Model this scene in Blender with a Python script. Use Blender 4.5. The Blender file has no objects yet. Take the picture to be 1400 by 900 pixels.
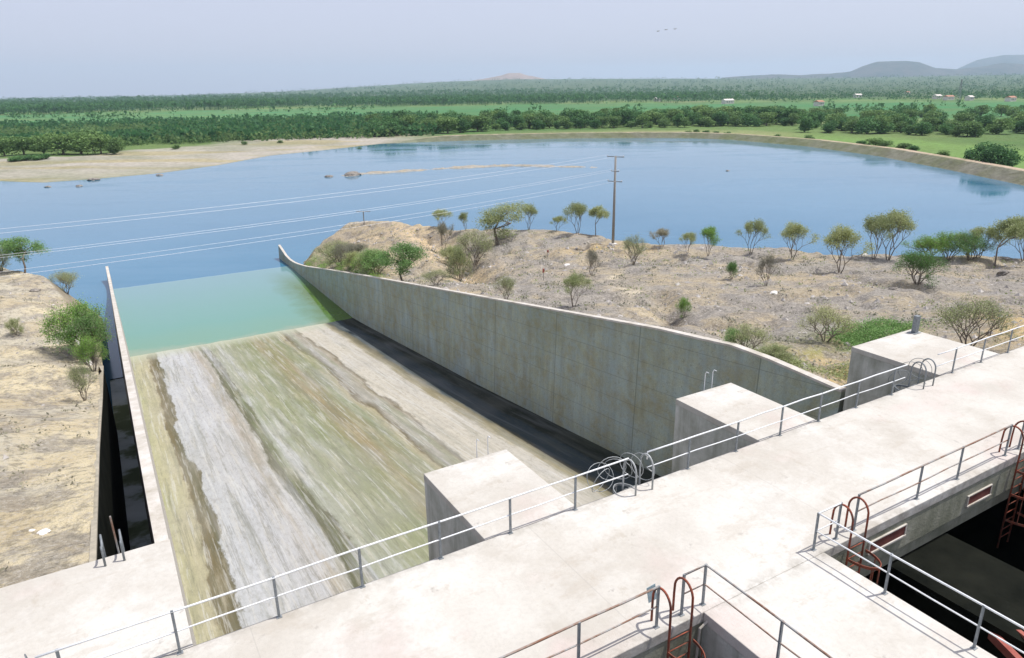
import bpy, math, random
import numpy as np
from mathutils import Vector
PI = math.pi; R = math.radians
random.seed(7); rng = np.random.default_rng(11)
sc = bpy.context.scene; COL = sc.collection

# ------------------------------------------------------------------ camera model
CAMH = 11.0; FPX = 968.0
YAW, PITCH, ROLL = R(30.25), R(18.75), R(-0.9)
def cam_axes():
    cy, sy = math.cos(YAW), math.sin(YAW)
    f = np.array([sy*math.cos(PITCH), cy*math.cos(PITCH), -math.sin(PITCH)])
    r0 = np.array([cy, -sy, 0.]); u0 = np.cross(r0, f)
    r = math.cos(ROLL)*r0 + math.sin(ROLL)*u0; u = np.cross(r, f)
    return r, u, f
CR, CU, CF = cam_axes(); CC = np.array([0, 0, CAMH])
def ray(px, py): return CR*(px-700)/FPX - CU*(py-450)/FPX + CF
def at(px, py, z):
    d = ray(px, py); return CC + d*(z-CAMH)/d[2]
def on_height(px, py, hf, t0=12, t1=260):
    d = ray(px, py); t = np.arange(t0, t1, .05); P = CC + t[:, None]*d
    g = P[:, 2] - hf(P[:, 0], P[:, 1]); i = int(np.argmax(g < 0))
    return P[i] if g[i] < 0 else None
def px_per_m(p): return FPX/np.dot(np.asarray(p)-CC, CF)

# ------------------------------------------------------------------ mesh builder
class MB:
    def __init__(s): s.v = []; s.f = []
    def add(s, vs, fs):
        n = len(s.v); s.v += [tuple(map(float, p)) for p in vs]; s.f += [tuple(i+n for i in f) for f in fs]; return s
    def box(s, x0, x1, y0, y1, z0, z1):
        return s.add([(x0,y0,z0),(x1,y0,z0),(x1,y1,z0),(x0,y1,z0),(x0,y0,z1),(x1,y0,z1),(x1,y1,z1),(x0,y1,z1)],
              [(0,3,2,1),(4,5,6,7),(0,1,5,4),(1,2,6,5),(2,3,7,6),(3,0,4,7)])
    def tube(s, pts, r, n=8, r2=None, closed=False):
        P = [Vector(p) for p in pts]; m = len(P); base = len(s.v)
        up = None
        for i, p in enumerate(P):
            if closed: t = (P[(i+1) % m]-P[i-1]).normalized()
            else: t = (P[min(i+1, m-1)]-P[max(i-1, 0)]).normalized()
            if up is None:
                up = Vector((0,0,1)) if abs(t.z) < .9 else Vector((1,0,0))
            a = (up - t*up.dot(t)); 
            if a.length < 1e-4: a = Vector((1,0,0)) - t*t.x
            a.normalize(); up = a; b = t.cross(a)
            rr = r if r2 is None else r + (r2-r)*i/(m-1)
            for k in range(n):
                q = 2*PI*k/n; w = p + (a*math.cos(q)+b*math.sin(q))*rr; s.v.append((w.x, w.y, w.z))
        for i in range(m if closed else m-1):
            for k in range(n):
                a0 = base+i*n+k; a1 = base+i*n+(k+1) % n; j = (i+1) % m
                s.f.append((a0, a1, base+j*n+(k+1) % n, base+j*n+k))
        if not closed:
            s.f.append(tuple(base+k for k in reversed(range(n)))); s.f.append(tuple(base+(m-1)*n+k for k in range(n)))
        return s
    def bar(s, p, q, w, h):
        p, q = Vector(p), Vector(q); t = (q-p).normalized()
        u = Vector((0,0,1)) if abs(t.z) < .95 else Vector((0,1,0))
        a = t.cross(u).normalized(); b = a.cross(t)
        vs = [c + a*sx*w/2 + b*sy*h/2 for c in (p, q) for sx, sy in ((-1,-1),(1,-1),(1,1),(-1,1))]
        return s.add(vs, [(3,2,1,0),(4,5,6,7),(0,1,5,4),(1,2,6,5),(2,3,7,6),(3,0,4,7)])
    def build(s, name, mat, parent=None, smooth=False, bevel=0):
        off = np.array(parent.location) if parent is not None and parent.parent is None else np.zeros(3)
        if parent is not None and parent.parent is not None: off = np.array(parent.parent.location)
        me = bpy.data.meshes.new(name); V = np.array(s.v)-off
        me.from_pydata(V.tolist(), [], s.f); me.update()
        if smooth: me.polygons.foreach_set('use_smooth', [True]*len(me.polygons))
        me.materials.append(mat)
        o = bpy.data.objects.new(name, me); COL.objects.link(o); o.parent = parent
        if bevel:
            m = o.modifiers.new('bevel', 'BEVEL'); m.width = bevel; m.segments = 2; m.limit_method = 'ANGLE'
        return o
def tag(o, label=None, cat=None, group=None, kind=None):
    if label: o['label'] = label
    if cat: o['category'] = cat
    if group: o['group'] = group
    if kind: o['kind'] = kind
    return o
def thing(name, label, cat, loc=(0,0,0), group=None):
    o = bpy.data.objects.new(name, None); COL.objects.link(o); o.location = [float(c) for c in loc]; o.empty_display_size = .3
    return tag(o, label, cat, group)
def grid_mesh(name, X, Y, Z, mat, cols=None, wrap=False):
    n, m = X.shape; V = np.stack([X, Y, Z], -1).reshape(-1, 3).astype(np.float32)
    i = np.arange(n*m).reshape(n, m)
    if wrap: i = np.concatenate([i, i[:, :1]], 1)
    F = np.stack([i[:-1, :-1], i[1:, :-1], i[1:, 1:], i[:-1, 1:]], -1).reshape(-1, 4)
    a, b = V[F[0, 1]]-V[F[0, 0]], V[F[0, 3]]-V[F[0, 0]]
    if np.cross(a, b)[2] < 0: F = F[:, ::-1]
    me = bpy.data.meshes.new(name); me.vertices.add(len(V)); me.vertices.foreach_set('co', V.ravel())
    me.loops.add(F.size); me.loops.foreach_set('vertex_index', F.ravel().astype(np.int32))
    me.polygons.add(len(F)); me.polygons.foreach_set('loop_start', np.arange(0, F.size, 4, dtype=np.int32))
    me.polygons.foreach_set('use_smooth', np.ones(len(F), bool)); me.update(calc_edges=True)
    if cols is not None:
        ca = me.color_attributes.new('zone', 'FLOAT_COLOR', 'POINT')
        ca.data.foreach_set('color', np.concatenate([cols.reshape(-1, 3), np.ones((n*m, 1))], 1).astype(np.float32).ravel())
    me.materials.append(mat); o = bpy.data.objects.new(name, me); COL.objects.link(o); return o

# ------------------------------------------------------------------ numpy noise
def vnoise(x, y, seed=0):
    xi, yi = np.floor(x).astype(np.int64), np.floor(y).astype(np.int64); xf, yf = x-xi, y-yi
    def h(a, b):
        n = (a*374761393 + b*668265263 + seed*974634777) & 0xffffffff
        n = ((n ^ (n >> 13))*1274126177) & 0xffffffff
        return ((n ^ (n >> 16)) & 0xffff)/65535.
    u, v = xf*xf*(3-2*xf), yf*yf*(3-2*yf)
    return (h(xi, yi)*(1-u)+h(xi+1, yi)*u)*(1-v) + (h(xi, yi+1)*(1-u)+h(xi+1, yi+1)*u)*v
def fbm(x, y, seed=0, o=4):
    s = 0; a = .5
    for k in range(o): s = s + a*(vnoise(x*2**k, y*2**k, seed+k)-.5); a *= .5
    return s*2
def sm(a, b, x): t = np.clip((x-a)/(b-a), 0, 1); return t*t*(3-2*t)
def poly_sd(px, py, poly):          # signed distance, negative inside
    d = np.full(px.shape, 1e18); ins = np.zeros(px.shape, bool); n = len(poly)
    for i in range(n):
        ax, ay = poly[i]; bx, by = poly[(i+1) % n]; ex, ey = bx-ax, by-ay
        t = np.clip(((px-ax)*ex+(py-ay)*ey)/(ex*ex+ey*ey+1e-12), 0, 1)
        d = np.minimum(d, (px-ax-t*ex)**2+(py-ay-t*ey)**2)
        c = ((ay > py) != (by > py)) & (px < (bx-ax)*(py-ay)/((by-ay) if by != ay else 1e-9)+ax)
        ins ^= c
    return np.where(ins, -np.sqrt(d), np.sqrt(d))
def line_d(px, py, pts):
    d = np.full(px.shape, 1e18)
    for (ax, ay), (bx, by) in zip(pts[:-1], pts[1:]):
        ex, ey = bx-ax, by-ay; t = np.clip(((px-ax)*ex+(py-ay)*ey)/(ex*ex+ey*ey), 0, 1)
        d = np.minimum(d, (px-ax-t*ex)**2+(py-ay-t*ey)**2)
    return np.sqrt(d)

# ------------------------------------------------------------------ material helpers
class NT:
    def __init__(s, name):
        s.m = bpy.data.materials.new(name); s.m.use_nodes = True; s.t = s.m.node_tree; s.t.nodes.clear()
        s.out = s.n('ShaderNodeOutputMaterial'); s.b = s.n('ShaderNodeBsdfPrincipled')
        s.l(s.b.outputs[0], s.out.inputs[0]); s.tc = s.n('ShaderNodeTexCoord').outputs['Object']
    def n(s, t, **k):
        o = s.t.nodes.new(t)
        for a, v in k.items(): setattr(o, a, v)
        return o
    def l(s, a, b): s.t.links.new(a, b)
    def put(s, sock, v):
        if hasattr(v, 'is_linked') or isinstance(v, bpy.types.NodeSocket): s.l(v, sock)
        else:
            sock.default_value = (*v, 1) if isinstance(v, (tuple, list)) and len(v) == 3 and len(sock.default_value) == 4 else v
    def noise(s, scale, detail=4, rough=.55, vec=None, dist=0, sc3=None):
        n = s.n('ShaderNodeTexNoise'); n.inputs['Scale'].default_value = scale; n.inputs['Detail'].default_value = detail
        n.inputs['Roughness'].default_value = rough; n.inputs['Distortion'].default_value = dist
        v = vec or s.tc
        if sc3: v = s.map(v, sc3)
        s.l(v, n.inputs['Vector']); return n.outputs['Fac']
    def map(s, v, sc3, loc=(0,0,0), rot=(0,0,0)):
        m = s.n('ShaderNodeMapping'); m.inputs['Scale'].default_value = sc3; m.inputs['Location'].default_value = loc
        m.inputs['Rotation'].default_value = rot; s.l(v, m.inputs[0]); return m.outputs[0]
    def ramp(s, fac, stops, interp='LINEAR'):
        r = s.n('ShaderNodeValToRGB'); cr = r.color_ramp; cr.interpolation = interp
        while len(cr.elements) < len(stops): cr.elements.new(.5)
        for e, (p, c) in zip(cr.elements, stops):
            e.position = p; e.color = (*c, 1) if isinstance(c, (tuple, list)) else (c, c, c, 1)
        s.l(fac, r.inputs[0]); return r.outputs[0]
    def mix(s, fac, a, b, mode='MIX'):
        m = s.n('ShaderNodeMix', data_type='RGBA', blend_type=mode)
        s.put(m.inputs[0], fac); s.put(m.inputs[6], a); s.put(m.inputs[7], b); return m.outputs[2]
    def math(s, op, a, b=0, c=0):
        m = s.n('ShaderNodeMath', operation=op); s.put(m.inputs[0], a); s.put(m.inputs[1], b)
        if op in ('MULTIPLY_ADD',): s.put(m.inputs[2], c)
        return m.outputs[0]
    def mr(s, v, a, b, c=0., d=1.):
        m = s.n('ShaderNodeMapRange'); m.inputs[1].default_value = a; m.inputs[2].default_value = b
        m.inputs[3].default_value = c; m.inputs[4].default_value = d; s.l(v, m.inputs[0]); return m.outputs[0]
    def xyz(s, v=None):
        m = s.n('ShaderNodeSeparateXYZ'); s.l(v or s.tc, m.inputs[0]); return m.outputs
    def bump(s, h, dist=.02, strength=1.):
        b = s.n('ShaderNodeBump'); b.inputs['Distance'].default_value = dist; b.inputs['Strength'].default_value = strength
        s.l(h, b.inputs['Height']); s.l(b.outputs[0], s.b.inputs['Normal']); return b
    def fin(s, col, rough=.9, spec=.3, metal=0.):
        s.put(s.b.inputs['Base Color'], col); s.put(s.b.inputs['Roughness'], rough)
        s.b.inputs['Specular IOR Level'].default_value = spec; s.b.inputs['Metallic'].default_value = metal; return s.m

def m_deck():
    t = NT('deck_concrete')
    c = t.ramp(t.noise(.35, 5, .6), [(.3, (.43,.405,.355)), (.5, (.51,.49,.44)), (.72, (.56,.55,.51))])
    pink = t.ramp(t.noise(.42, 3, .5, vec=t.map(t.tc, (1,1,1), (7.3,2.1,0))), [(.56, 0.), (.72, 1.)])
    c = t.mix(t.math('MULTIPLY', pink, .3), c, (.50,.35,.33))
    c = t.mix(t.math('MULTIPLY', t.ramp(t.noise(9, 4, .7), [(.45, 0.), (.75, 1.)]), .3), c, (.33,.31,.28))
    c = t.mix(t.ramp(t.noise(2.1, 5, .7, vec=t.map(t.tc, (1,1,1), (3,8,1))), [(.64, 0.), (.74, .6)]), c, (.22,.2,.18))
    c = t.mix(t.ramp(t.noise(1.3, 6, .75, vec=t.map(t.tc, (1,.7,1), (31,4,1))), [(.6, 0.), (.7, .4)]), c, (.32,.27,.2))
    big = t.ramp(t.noise(.16, 6, .72, vec=t.map(t.tc, (1,1,1), (2,17,0))), [(.5, 0.), (.58, .35), (.7, .12)])
    c = t.mix(big, c, (.34,.305,.25))
    c = t.mix(t.ramp(t.noise(.8, 7, .8, sc3=(.5,1.2,1), vec=t.map(t.tc, (1,1,1), (12,5,0))), [(.55, 0.), (.63, .4), (.8, .2)]), c, (.38,.34,.28))
    xs = t.xyz()
    ey = t.math('MINIMUM', t.math('ABSOLUTE', t.math('SUBTRACT', xs[1], 8.95-11)), t.math('ABSOLUTE', t.math('SUBTRACT', xs[1], 13.8-11)))
    c = t.mix(t.math('MULTIPLY', t.mr(ey, 0., .35, 1., 0.), t.ramp(t.noise(2.5, 4, .7), [(.42, 0.), (.6, .55)])), c, (.25,.23,.19))
    j = t.math('ABSOLUTE', t.math('SUBTRACT', t.math('FRACT', t.math('DIVIDE', t.math('ADD', xs[0], 40.65), 7.1)), .5))
    c = t.mix(t.math('MULTIPLY', t.math('LESS_THAN', j, .0018), .25), c, (.25,.24,.22))
    sp = t.noise(60, 2, .5); t.bump(t.math('ADD', t.math('MULTIPLY', sp, .3), t.noise(6, 4)), .012)
    c = t.mix(t.ramp(sp, [(.6, 0.), (.75, .4)]), c, (.24,.22,.2))
    return t.fin(c, .92, .2)
def m_wall():
    t = NT('weathered_concrete')
    c = t.ramp(t.noise(.22, 5, .6), [(.3, (.30,.33,.235)), (.5, (.38,.41,.31)), (.7, (.38,.46,.45))])
    st = t.noise(1.3, 5, .65, sc3=(1.0, 1.0, .09))
    c = t.mix(t.math('MULTIPLY', t.ramp(st, [(.4, 0.), (.68, 1.)]), .4), c, (.13,.145,.125))
    st2 = t.noise(2.7, 4, .6, sc3=(1.0, 1.0, .06), vec=t.map(t.tc, (1,1,1), (5,9,2)))
    c = t.mix(t.math('MULTIPLY', t.ramp(st2, [(.56, 0.), (.72, 1.)]), .28), c, (.36,.39,.38))
    c = t.mix(t.math('MULTIPLY', t.ramp(t.noise(.5, 4, .6, vec=t.map(t.tc, (1,1,1), (15,1,4))), [(.45, 0.), (.65, 1.)]), .5), c, (.27,.235,.12))
    c = t.mix(t.ramp(t.noise(14, 3, .6), [(.3, .25), (.6, 0.)]), c, (.1,.1,.09))
    c = t.mix(t.math('MULTIPLY', t.ramp(t.noise(1.1, 5, .7, sc3=(1,1,1.6)), [(.42, 0.), (.62, 1.)]), .45), c, (.28,.36,.375))
    xs = t.xyz()
    lo = t.math('ADD', t.math('ADD', xs[2], t.math('MULTIPLY', xs[1], .098)), t.mr(t.noise(.3,4), 0, 1, -.8, .8))
    c = t.mix(t.mr(lo, -8.2, -9.6, 0., .75), c, (.27,.33,.345)); c = t.mix(t.mr(lo, -9.7, -10.3, 0., .8), c, (.05,.055,.04))
    jy = t.math('LESS_THAN', t.math('ABSOLUTE', t.math('SUBTRACT', t.math('FRACT', t.math('DIVIDE', xs[1], 9.2)), .5)), .004)
    jz = t.math('LESS_THAN', t.math('ABSOLUTE', t.math('SUBTRACT', t.math('FRACT', t.math('DIVIDE', t.math('ADD', xs[2], t.math('MULTIPLY', xs[1], .105)), 1.55)), .5)), .011)
    c = t.mix(t.math('MULTIPLY', t.math('MAXIMUM', jy, t.math('MULTIPLY', jz, .75)), .6), c, (.12,.13,.11))
    c = t.mix(t.ramp(t.noise(3.2, 6, .8, vec=t.map(t.tc, (1,1,1), (8,3,6))), [(.56, 0.), (.66, .5)]), c, (.17,.17,.13))
    t.bump(t.noise(7, 5, .6), .03); return t.fin(c, .93, .2)
def m_cope():
    t = NT('sunbleached_concrete')
    c = t.ramp(t.noise(1.1, 5, .65), [(.3, (.36,.33,.27)), (.55, (.50,.47,.42)), (.75, (.58,.56,.52))])
    c = t.mix(t.ramp(t.noise(12, 4, .7), [(.5, 0.), (.8, .5)]), c, (.32,.28,.22)); t.bump(t.noise(25, 3), .01); return t.fin(c, .9, .2)
def m_beam(cs=((.32,.32,.27), (.48,.48,.43), (.58,.57,.53)), name='stained_beam_concrete'):
    t = NT(name)
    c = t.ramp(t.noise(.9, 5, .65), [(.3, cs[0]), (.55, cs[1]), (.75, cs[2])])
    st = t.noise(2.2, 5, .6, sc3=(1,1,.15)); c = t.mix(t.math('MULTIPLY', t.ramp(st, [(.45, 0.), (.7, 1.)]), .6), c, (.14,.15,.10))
    t.bump(t.noise(14, 4), .012); return t.fin(c, .92, .2)
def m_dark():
    t = NT('shade_black_concrete')
    c = t.ramp(t.noise(.7, 5, .65), [(.3, (.005,.006,.005)), (.7, (.016,.017,.013))]); t.bump(t.noise(7, 4), .02); return t.fin(c, .95, .02)  # near-black base colour holds the deep shade of pits and channel
def m_gutter():
    t = NT('silted_channel_floor')
    c = t.ramp(t.noise(.28, 5, .6), [(.40, (.14,.17,.10)), (.47, (.22,.26,.18)), (.53, (.50,.56,.55)), (.7, (.62,.68,.68))]); t.bump(t.noise(4, 4), .02); return t.fin(c, .97, .03)
def m_chute():
    t = NT('streaked_spillway_concrete'); xs = t.xyz()
    w1 = t.noise(.12, 3, .5, sc3=(1, .4, 0)); w2 = t.noise(.9, 5, .65, sc3=(1, .3, 0))
    x = t.math('ADD', xs[0], t.math('ADD', t.mr(w1, 0, 1, -1.3, 1.3), t.mr(w2, 0, 1, -.65, .65)))
    x = t.math('ADD', x, t.mr(xs[1], 30, 70, .35, 0.))
    f = t.math('DIVIDE', x, 28.)
    def q(v): return v/28.
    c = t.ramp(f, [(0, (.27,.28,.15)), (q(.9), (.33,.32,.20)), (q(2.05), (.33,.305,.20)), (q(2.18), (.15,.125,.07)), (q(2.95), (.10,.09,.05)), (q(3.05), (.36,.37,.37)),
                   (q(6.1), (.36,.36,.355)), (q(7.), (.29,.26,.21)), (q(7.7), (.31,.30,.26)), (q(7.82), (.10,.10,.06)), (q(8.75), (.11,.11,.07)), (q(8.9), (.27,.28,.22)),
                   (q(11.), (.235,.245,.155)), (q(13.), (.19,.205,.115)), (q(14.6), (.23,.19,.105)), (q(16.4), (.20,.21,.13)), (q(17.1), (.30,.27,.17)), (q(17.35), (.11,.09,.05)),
                   (q(18.0), (.29,.28,.24)), (q(18.8), (.26,.23,.17)), (q(19.2), (.12,.10,.06)), (q(19.35), (.42,.39,.32)), (q(22.6), (.39,.365,.31)), (q(23.0), (.24,.21,.13)), (q(23.8), (.17,.15,.09)), (q(24.1), (.06,.08,.085)), (q(25.6), (.05,.07,.08)), (q(26.0), (.025,.03,.018))])  # last dark stops paint the right wall's shadow into the floor
    s1 = t.noise(.95, 5, .62, sc3=(1, .07, 0), dist=.7)
    c = t.mix(t.math('MULTIPLY', t.ramp(s1, [(.5, 0.), (.64, 1.)]), t.math('MULTIPLY', t.mr(xs[0], 9., 12., .6, .22), t.mr(xs[0], 2.6, 3.4, .1, 1.))), c, (.42,.43,.44))
    s2 = t.noise(1.3, 6, .62, sc3=(1, .06, 0), vec=t.map(t.tc, (1,1,1), (9.3,3.3,0)), dist=.5)
    c = t.mix(t.math('MULTIPLY', t.ramp(s2, [(.5, 0.), (.64, 1.)]), .32), c, (.14,.15,.11))
    s3 = t.noise(.9, 5, .65, sc3=(1, .05, 0), vec=t.map(t.tc, (1,1,1), (1.3,23.3,0)))
    mid = t.math('MULTIPLY', t.math('GREATER_THAN', xs[0], 8.), t.math('LESS_THAN', xs[0], 19.))
    c = t.mix(t.math('MULTIPLY', t.math('MULTIPLY', t.ramp(s3, [(.48, 0.), (.60, 1.)]), mid), .4), c, (.16,.19,.09))
    s4 = t.noise(2.6, 6, .75, sc3=(1, .07, 0), vec=t.map(t.tc, (1,1,1), (4.3,2.3,0)))
    c = t.mix(t.math('MULTIPLY', t.ramp(s4, [(.5, 0.), (.75, 1.)]), t.mr(xs[0], 22.8, 23.6, .5, .03)), c, (.50,.46,.36))
    c = t.mix(t.ramp(t.noise(3, 6, .8, sc3=(1,.4,1)), [(.3, .4), (.5, 0.)]), c, (.13,.12,.09))
    c = t.mix(t.ramp(t.noise(.13, 3, .5, vec=t.map(t.tc,(1,1,1),(3,44,0))), [(.45, 0.), (.7, .3)]), c, (.30,.29,.26))
    c = t.mix(t.math('MULTIPLY', t.ramp(t.noise(5, 5, .8, sc3=(1,.25,0)), [(.5, 0.), (.62, 1.)]), .2), c, (.14,.14,.11))
    s5 = t.noise(1.9, 7, .72, sc3=(1, .04, 0), vec=t.map(t.tc, (1,1,1), (33,7,0)), dist=.3)
    c = t.mix(t.math('MULTIPLY', t.ramp(s5, [(.55, 0.), (.585, .55), (.60, .55), (.65, 0.)]), t.mr(xs[0], 17., 20., .65, .25)), c, (.11,.11,.08))
    s6 = t.noise(3.6, 6, .7, sc3=(1, .035, 0), vec=t.map(t.tc, (1,1,1), (13,77,0)))
    c = t.mix(t.math('MULTIPLY', t.ramp(s6, [(.55, 0.), (.61, .4), (.68, .1)]), t.mr(xs[0], 22.8, 23.6, 1., 0.)), c, (.50,.50,.47))
    wet = t.math('MULTIPLY', t.mr(xs[1], 85.5, 89., 0., .75), t.mr(xs[0], 23., 23.8, 1., 0.)); c = t.mix(wet, c, (.36,.38,.29))
    c = t.mix(t.mr(t.math('ADD', xs[0], t.mr(w2, 0, 1, -.5, .5)), 23.3, 23.8, 0., .4), c, (.025,.03,.03))  # deepens the painted wall shadow along the right edge
    t.bump(t.math('ADD', t.noise(9, 5, .7), s2), .02); return t.fin(c, .92, .06)
def m_ground(name, near=True):
    t = NT(name); a = t.n('ShaderNodeAttribute', attribute_name='zone').outputs['Color']
    c = a
    if near:
        c = t.mix(t.math('MULTIPLY', t.ramp(t.noise(.22, 5, .62), [(.46, 0.), (.56, 1.)]), .65), c, (.40,.325,.20))
        c = t.mix(t.math('MULTIPLY', t.ramp(t.noise(.5, 6, .7, vec=t.map(t.tc, (1,1,1), (5,1,0))), [(.48, 0.), (.56, 1.)]), .6), c, (.19,.175,.16))
        c = t.mix(t.math('MULTIPLY', t.ramp(t.noise(2.3, 6, .75, vec=t.map(t.tc, (1,1,1), (15,11,0))), [(.5, 0.), (.59, 1.)]), .55), c, (.125,.115,.09))
        c = t.mix(t.math('MULTIPLY', t.ramp(t.noise(5.5, 5, .8), [(.5, 0.), (.64, 1.)]), .65), c, (.50,.46,.39))
        v = t.n('ShaderNodeTexVoronoi'); v.inputs['Scale'].default_value = 3.4; t.l(t.tc, v.inputs['Vector'])
        c = t.mix(t.math('MULTIPLY', t.ramp(v.outputs['Distance'], [(.05, 1.), (.22, 0.)]), .4), c, (.42,.395,.36))
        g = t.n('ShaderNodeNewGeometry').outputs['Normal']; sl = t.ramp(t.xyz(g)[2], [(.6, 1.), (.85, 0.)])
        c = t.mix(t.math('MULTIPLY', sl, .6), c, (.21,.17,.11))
        t.bump(t.math('ADD', t.noise(2.3, 6, .7), t.math('MULTIPLY', t.noise(9, 4, .7), .4)), .22)
    else:
        c = t.mix(t.math('MULTIPLY', t.ramp(t.noise(.035, 5, .65), [(.4, 0.), (.62, 1.)]), .35), c, (.10,.12,.05))
        c = t.mix(.55, c, t.mix(1., c, t.ramp(t.noise(.4, 5, .75), [(.3, .45), (.7, 1.5)]), 'MULTIPLY'))
        c = t.mix(t.math('MULTIPLY', t.ramp(t.noise(.006, 6, .7), [(.45, 0.), (.6, 1.)]), .3), c, (.13,.17,.06))
        t.bump(t.noise(.5, 5, .7), .5)
    return t.fin(c, .97, .1)
def m_water():
    t = NT('reservoir_water'); xs = t.xyz()
    inx = t.math('MULTIPLY', t.math('GREATER_THAN', xs[0], -.3), t.math('LESS_THAN', xs[0], 27.7))
    e = t.math('ADD', xs[1], t.mr(t.noise(.6, 4), 0, 1, -.35, .35))
    iny = t.math('LESS_THAN', e, 124.6)
    depth = t.mr(t.math('ADD', xs[1], t.mr(t.noise(.14, 4, .6), 0, 1, -5, 5)), 88.5, 122., 0., 1.)
    shallow = t.ramp(depth, [(0, (.22,.27,.19)), (.07, (.13,.25,.18)), (.3, (.115,.25,.205)), (.7, (.13,.25,.235)), (1., (.14,.25,.26))])
    wp = t.ramp(t.noise(.05, 5, .65, sc3=(.35,1,1), vec=t.map(t.tc, (1,1,1), (0,0,0), (0,0,.5))), [(.45, 0.), (.6, 1.)])
    wall_green = t.mr(t.math('ADD', xs[0], t.mr(t.noise(.35, 4), 0, 1, -2, 2)), 21.5, 25., 0., 1.)
    wall_green = t.math('MULTIPLY', wall_green, t.mr(xs[1], 108, 122, 1., 0.))  # darker green towards the right wall, fading out along the basin
    shallow = t.mix(wall_green, shallow, (.07,.13,.02))
    deep = t.ramp(t.noise(.012, 4, .6), [(.35, (.018,.115,.205)), (.65, (.033,.145,.24))])
    deep = t.mix(t.mr(xs[1], 60, 330, 0., .8), deep, (.08,.19,.265))  # paler with distance: sky reflection worked into the base colour
    deep = t.mix(t.math('MULTIPLY', wp, .3), deep, (.10,.20,.29))
    c = t.mix(t.math('MULTIPLY', inx, iny), deep, shallow)
    edge = t.math('LESS_THAN', t.math('ABSOLUTE', t.math('SUBTRACT', e, 124.6)), .22)
    c = t.mix(t.math('MULTIPLY', t.math('MULTIPLY', inx, edge), .45), c, (.22,.33,.35))
    n1 = t.noise(1.6, 3, .5, sc3=(1, 1.6, 1)); n2 = t.noise(.22, 4, .55)
    t.bump(t.math('ADD', t.math('MULTIPLY', n1, .5), n2), .016, .7)
    t.fin(c, t.mr(wp, 0., 1., .03, .16), .5); t.b.inputs['IOR'].default_value = 1.33; return t.m
def m_leaf(name, c1, c2, c3, tr=.38):
    t = NT(name); g = t.n('ShaderNodeNewGeometry'); oi = t.n('ShaderNodeObjectInfo')
    c = t.ramp(g.outputs['Random Per Island'], [(0, c1), (.5, c2), (1, c3)])
    c = t.mix(.5, c, t.mix(1., c, t.ramp(oi.outputs['Random'], [(0, (.7,.72,.7)), (.5, (1,1,1)), (1, (1.35,1.25,1.1))]), 'MULTIPLY'))
    t.fin(c, .75, .2); d = t.n('ShaderNodeBsdfTranslucent'); t.put(d.inputs[0], c); mx = t.n('ShaderNodeMixShader'); mx.inputs[0].default_value = tr
    t.l(t.b.outputs[0], mx.inputs[1]); t.l(d.outputs[0], mx.inputs[2]); t.l(mx.outputs[0], t.out.inputs[0]); return t.m
def m_simple(name, a, b, scale=6, rough=.7, metal=0., spec=.3, bd=.004):
    t = NT(name); c = t.ramp(t.noise(scale, 5, .65), [(.35, a), (.65, b)]); t.bump(t.noise(scale*5, 3), bd); return t.fin(c, rough, spec, metal)
def m_rust():
    t = NT('rusting_paint'); n = t.noise(5, 5, .7)
    c = t.ramp(n, [(.35, (.30,.075,.04)), (.5, (.20,.06,.035)), (.62, (.10,.05,.035)), (.75, (.34,.16,.1))]); t.bump(t.noise(50, 3), .003); return t.fin(c, .75, .3)
def m_oldrail():
    t = NT('half_rusted_galvanised_pipe'); n = t.noise(1.6, 5, .7)
    c = t.ramp(n, [(.42, (.30,.30,.29)), (.52, (.26,.19,.15)), (.62, (.20,.10,.06))]); return t.fin(c, .65, .4, .2)

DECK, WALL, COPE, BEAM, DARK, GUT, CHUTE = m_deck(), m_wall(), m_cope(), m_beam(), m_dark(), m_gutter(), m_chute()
NEAR, FAR, WATER = m_ground('stony_soil'), m_ground('farmland', False), m_water()
GALV = m_simple('galvanised_pipe', (.60,.62,.63), (.74,.75,.74), 3, .55, .1, .5)
GREY = m_simple('grey_steel', (.17,.19,.20), (.27,.29,.30), 8, .6, .3)
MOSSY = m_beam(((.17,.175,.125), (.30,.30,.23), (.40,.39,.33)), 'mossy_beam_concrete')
HATCH = m_simple('faded_red_panel', (.10,.03,.025), (.18,.06,.045), 3, .8)
DULL = m_simple('dull_galvanised_pipe', (.26,.28,.28), (.42,.43,.42), 6, .6, .1)
RUST, OLDR = m_rust(), m_oldrail()
REDP = m_simple('red_oxide_steel', (.24,.06,.045), (.36,.12,.09), 2, .7)
POLE = m_simple('pole_concrete', (.22,.21,.19), (.30,.28,.25), 5, .85)
WIRE = m_simple('aluminium_wire', (.75,.77,.8), (.8,.82,.85), 5, .4, .3, .5)
ROCK = m_simple('boulder_stone', (.12,.11,.10), (.30,.27,.23), 1.5, .95, bd=.05)
ROCKL = m_simple('field_stone', (.24,.22,.20), (.50,.47,.43), .8, .95, bd=.03)
PALE = m_simple('pale_stone', (.60,.57,.52), (.75,.72,.68), 3, .9)
BARK = m_simple('grey_bark', (.14,.115,.09), (.24,.205,.165), 8, .95, bd=.01)
L_OLV = m_leaf('olive_leaves', (.25,.30,.12), (.35,.40,.18), (.43,.46,.26))
L_GRN = m_leaf('green_leaves', (.12,.24,.07), (.19,.34,.11), (.27,.41,.16))
L_BRT = m_leaf('bright_leaves', (.15,.29,.06), (.22,.39,.08), (.31,.45,.13))
L_DRY = m_leaf('dry_twigs', (.21,.21,.16), (.28,.28,.21), (.34,.33,.25))
L_DRK = m_leaf('dark_leaves', (.07,.16,.04), (.10,.21,.06), (.15,.27,.09))
L_FAR = m_leaf('orchard_leaves', (.05,.13,.045), (.085,.20,.065), (.14,.27,.09), .2)
L_MASS = m_leaf('distant_leaves', (.045,.14,.055), (.065,.17,.06), (.085,.20,.07), .5)
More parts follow.
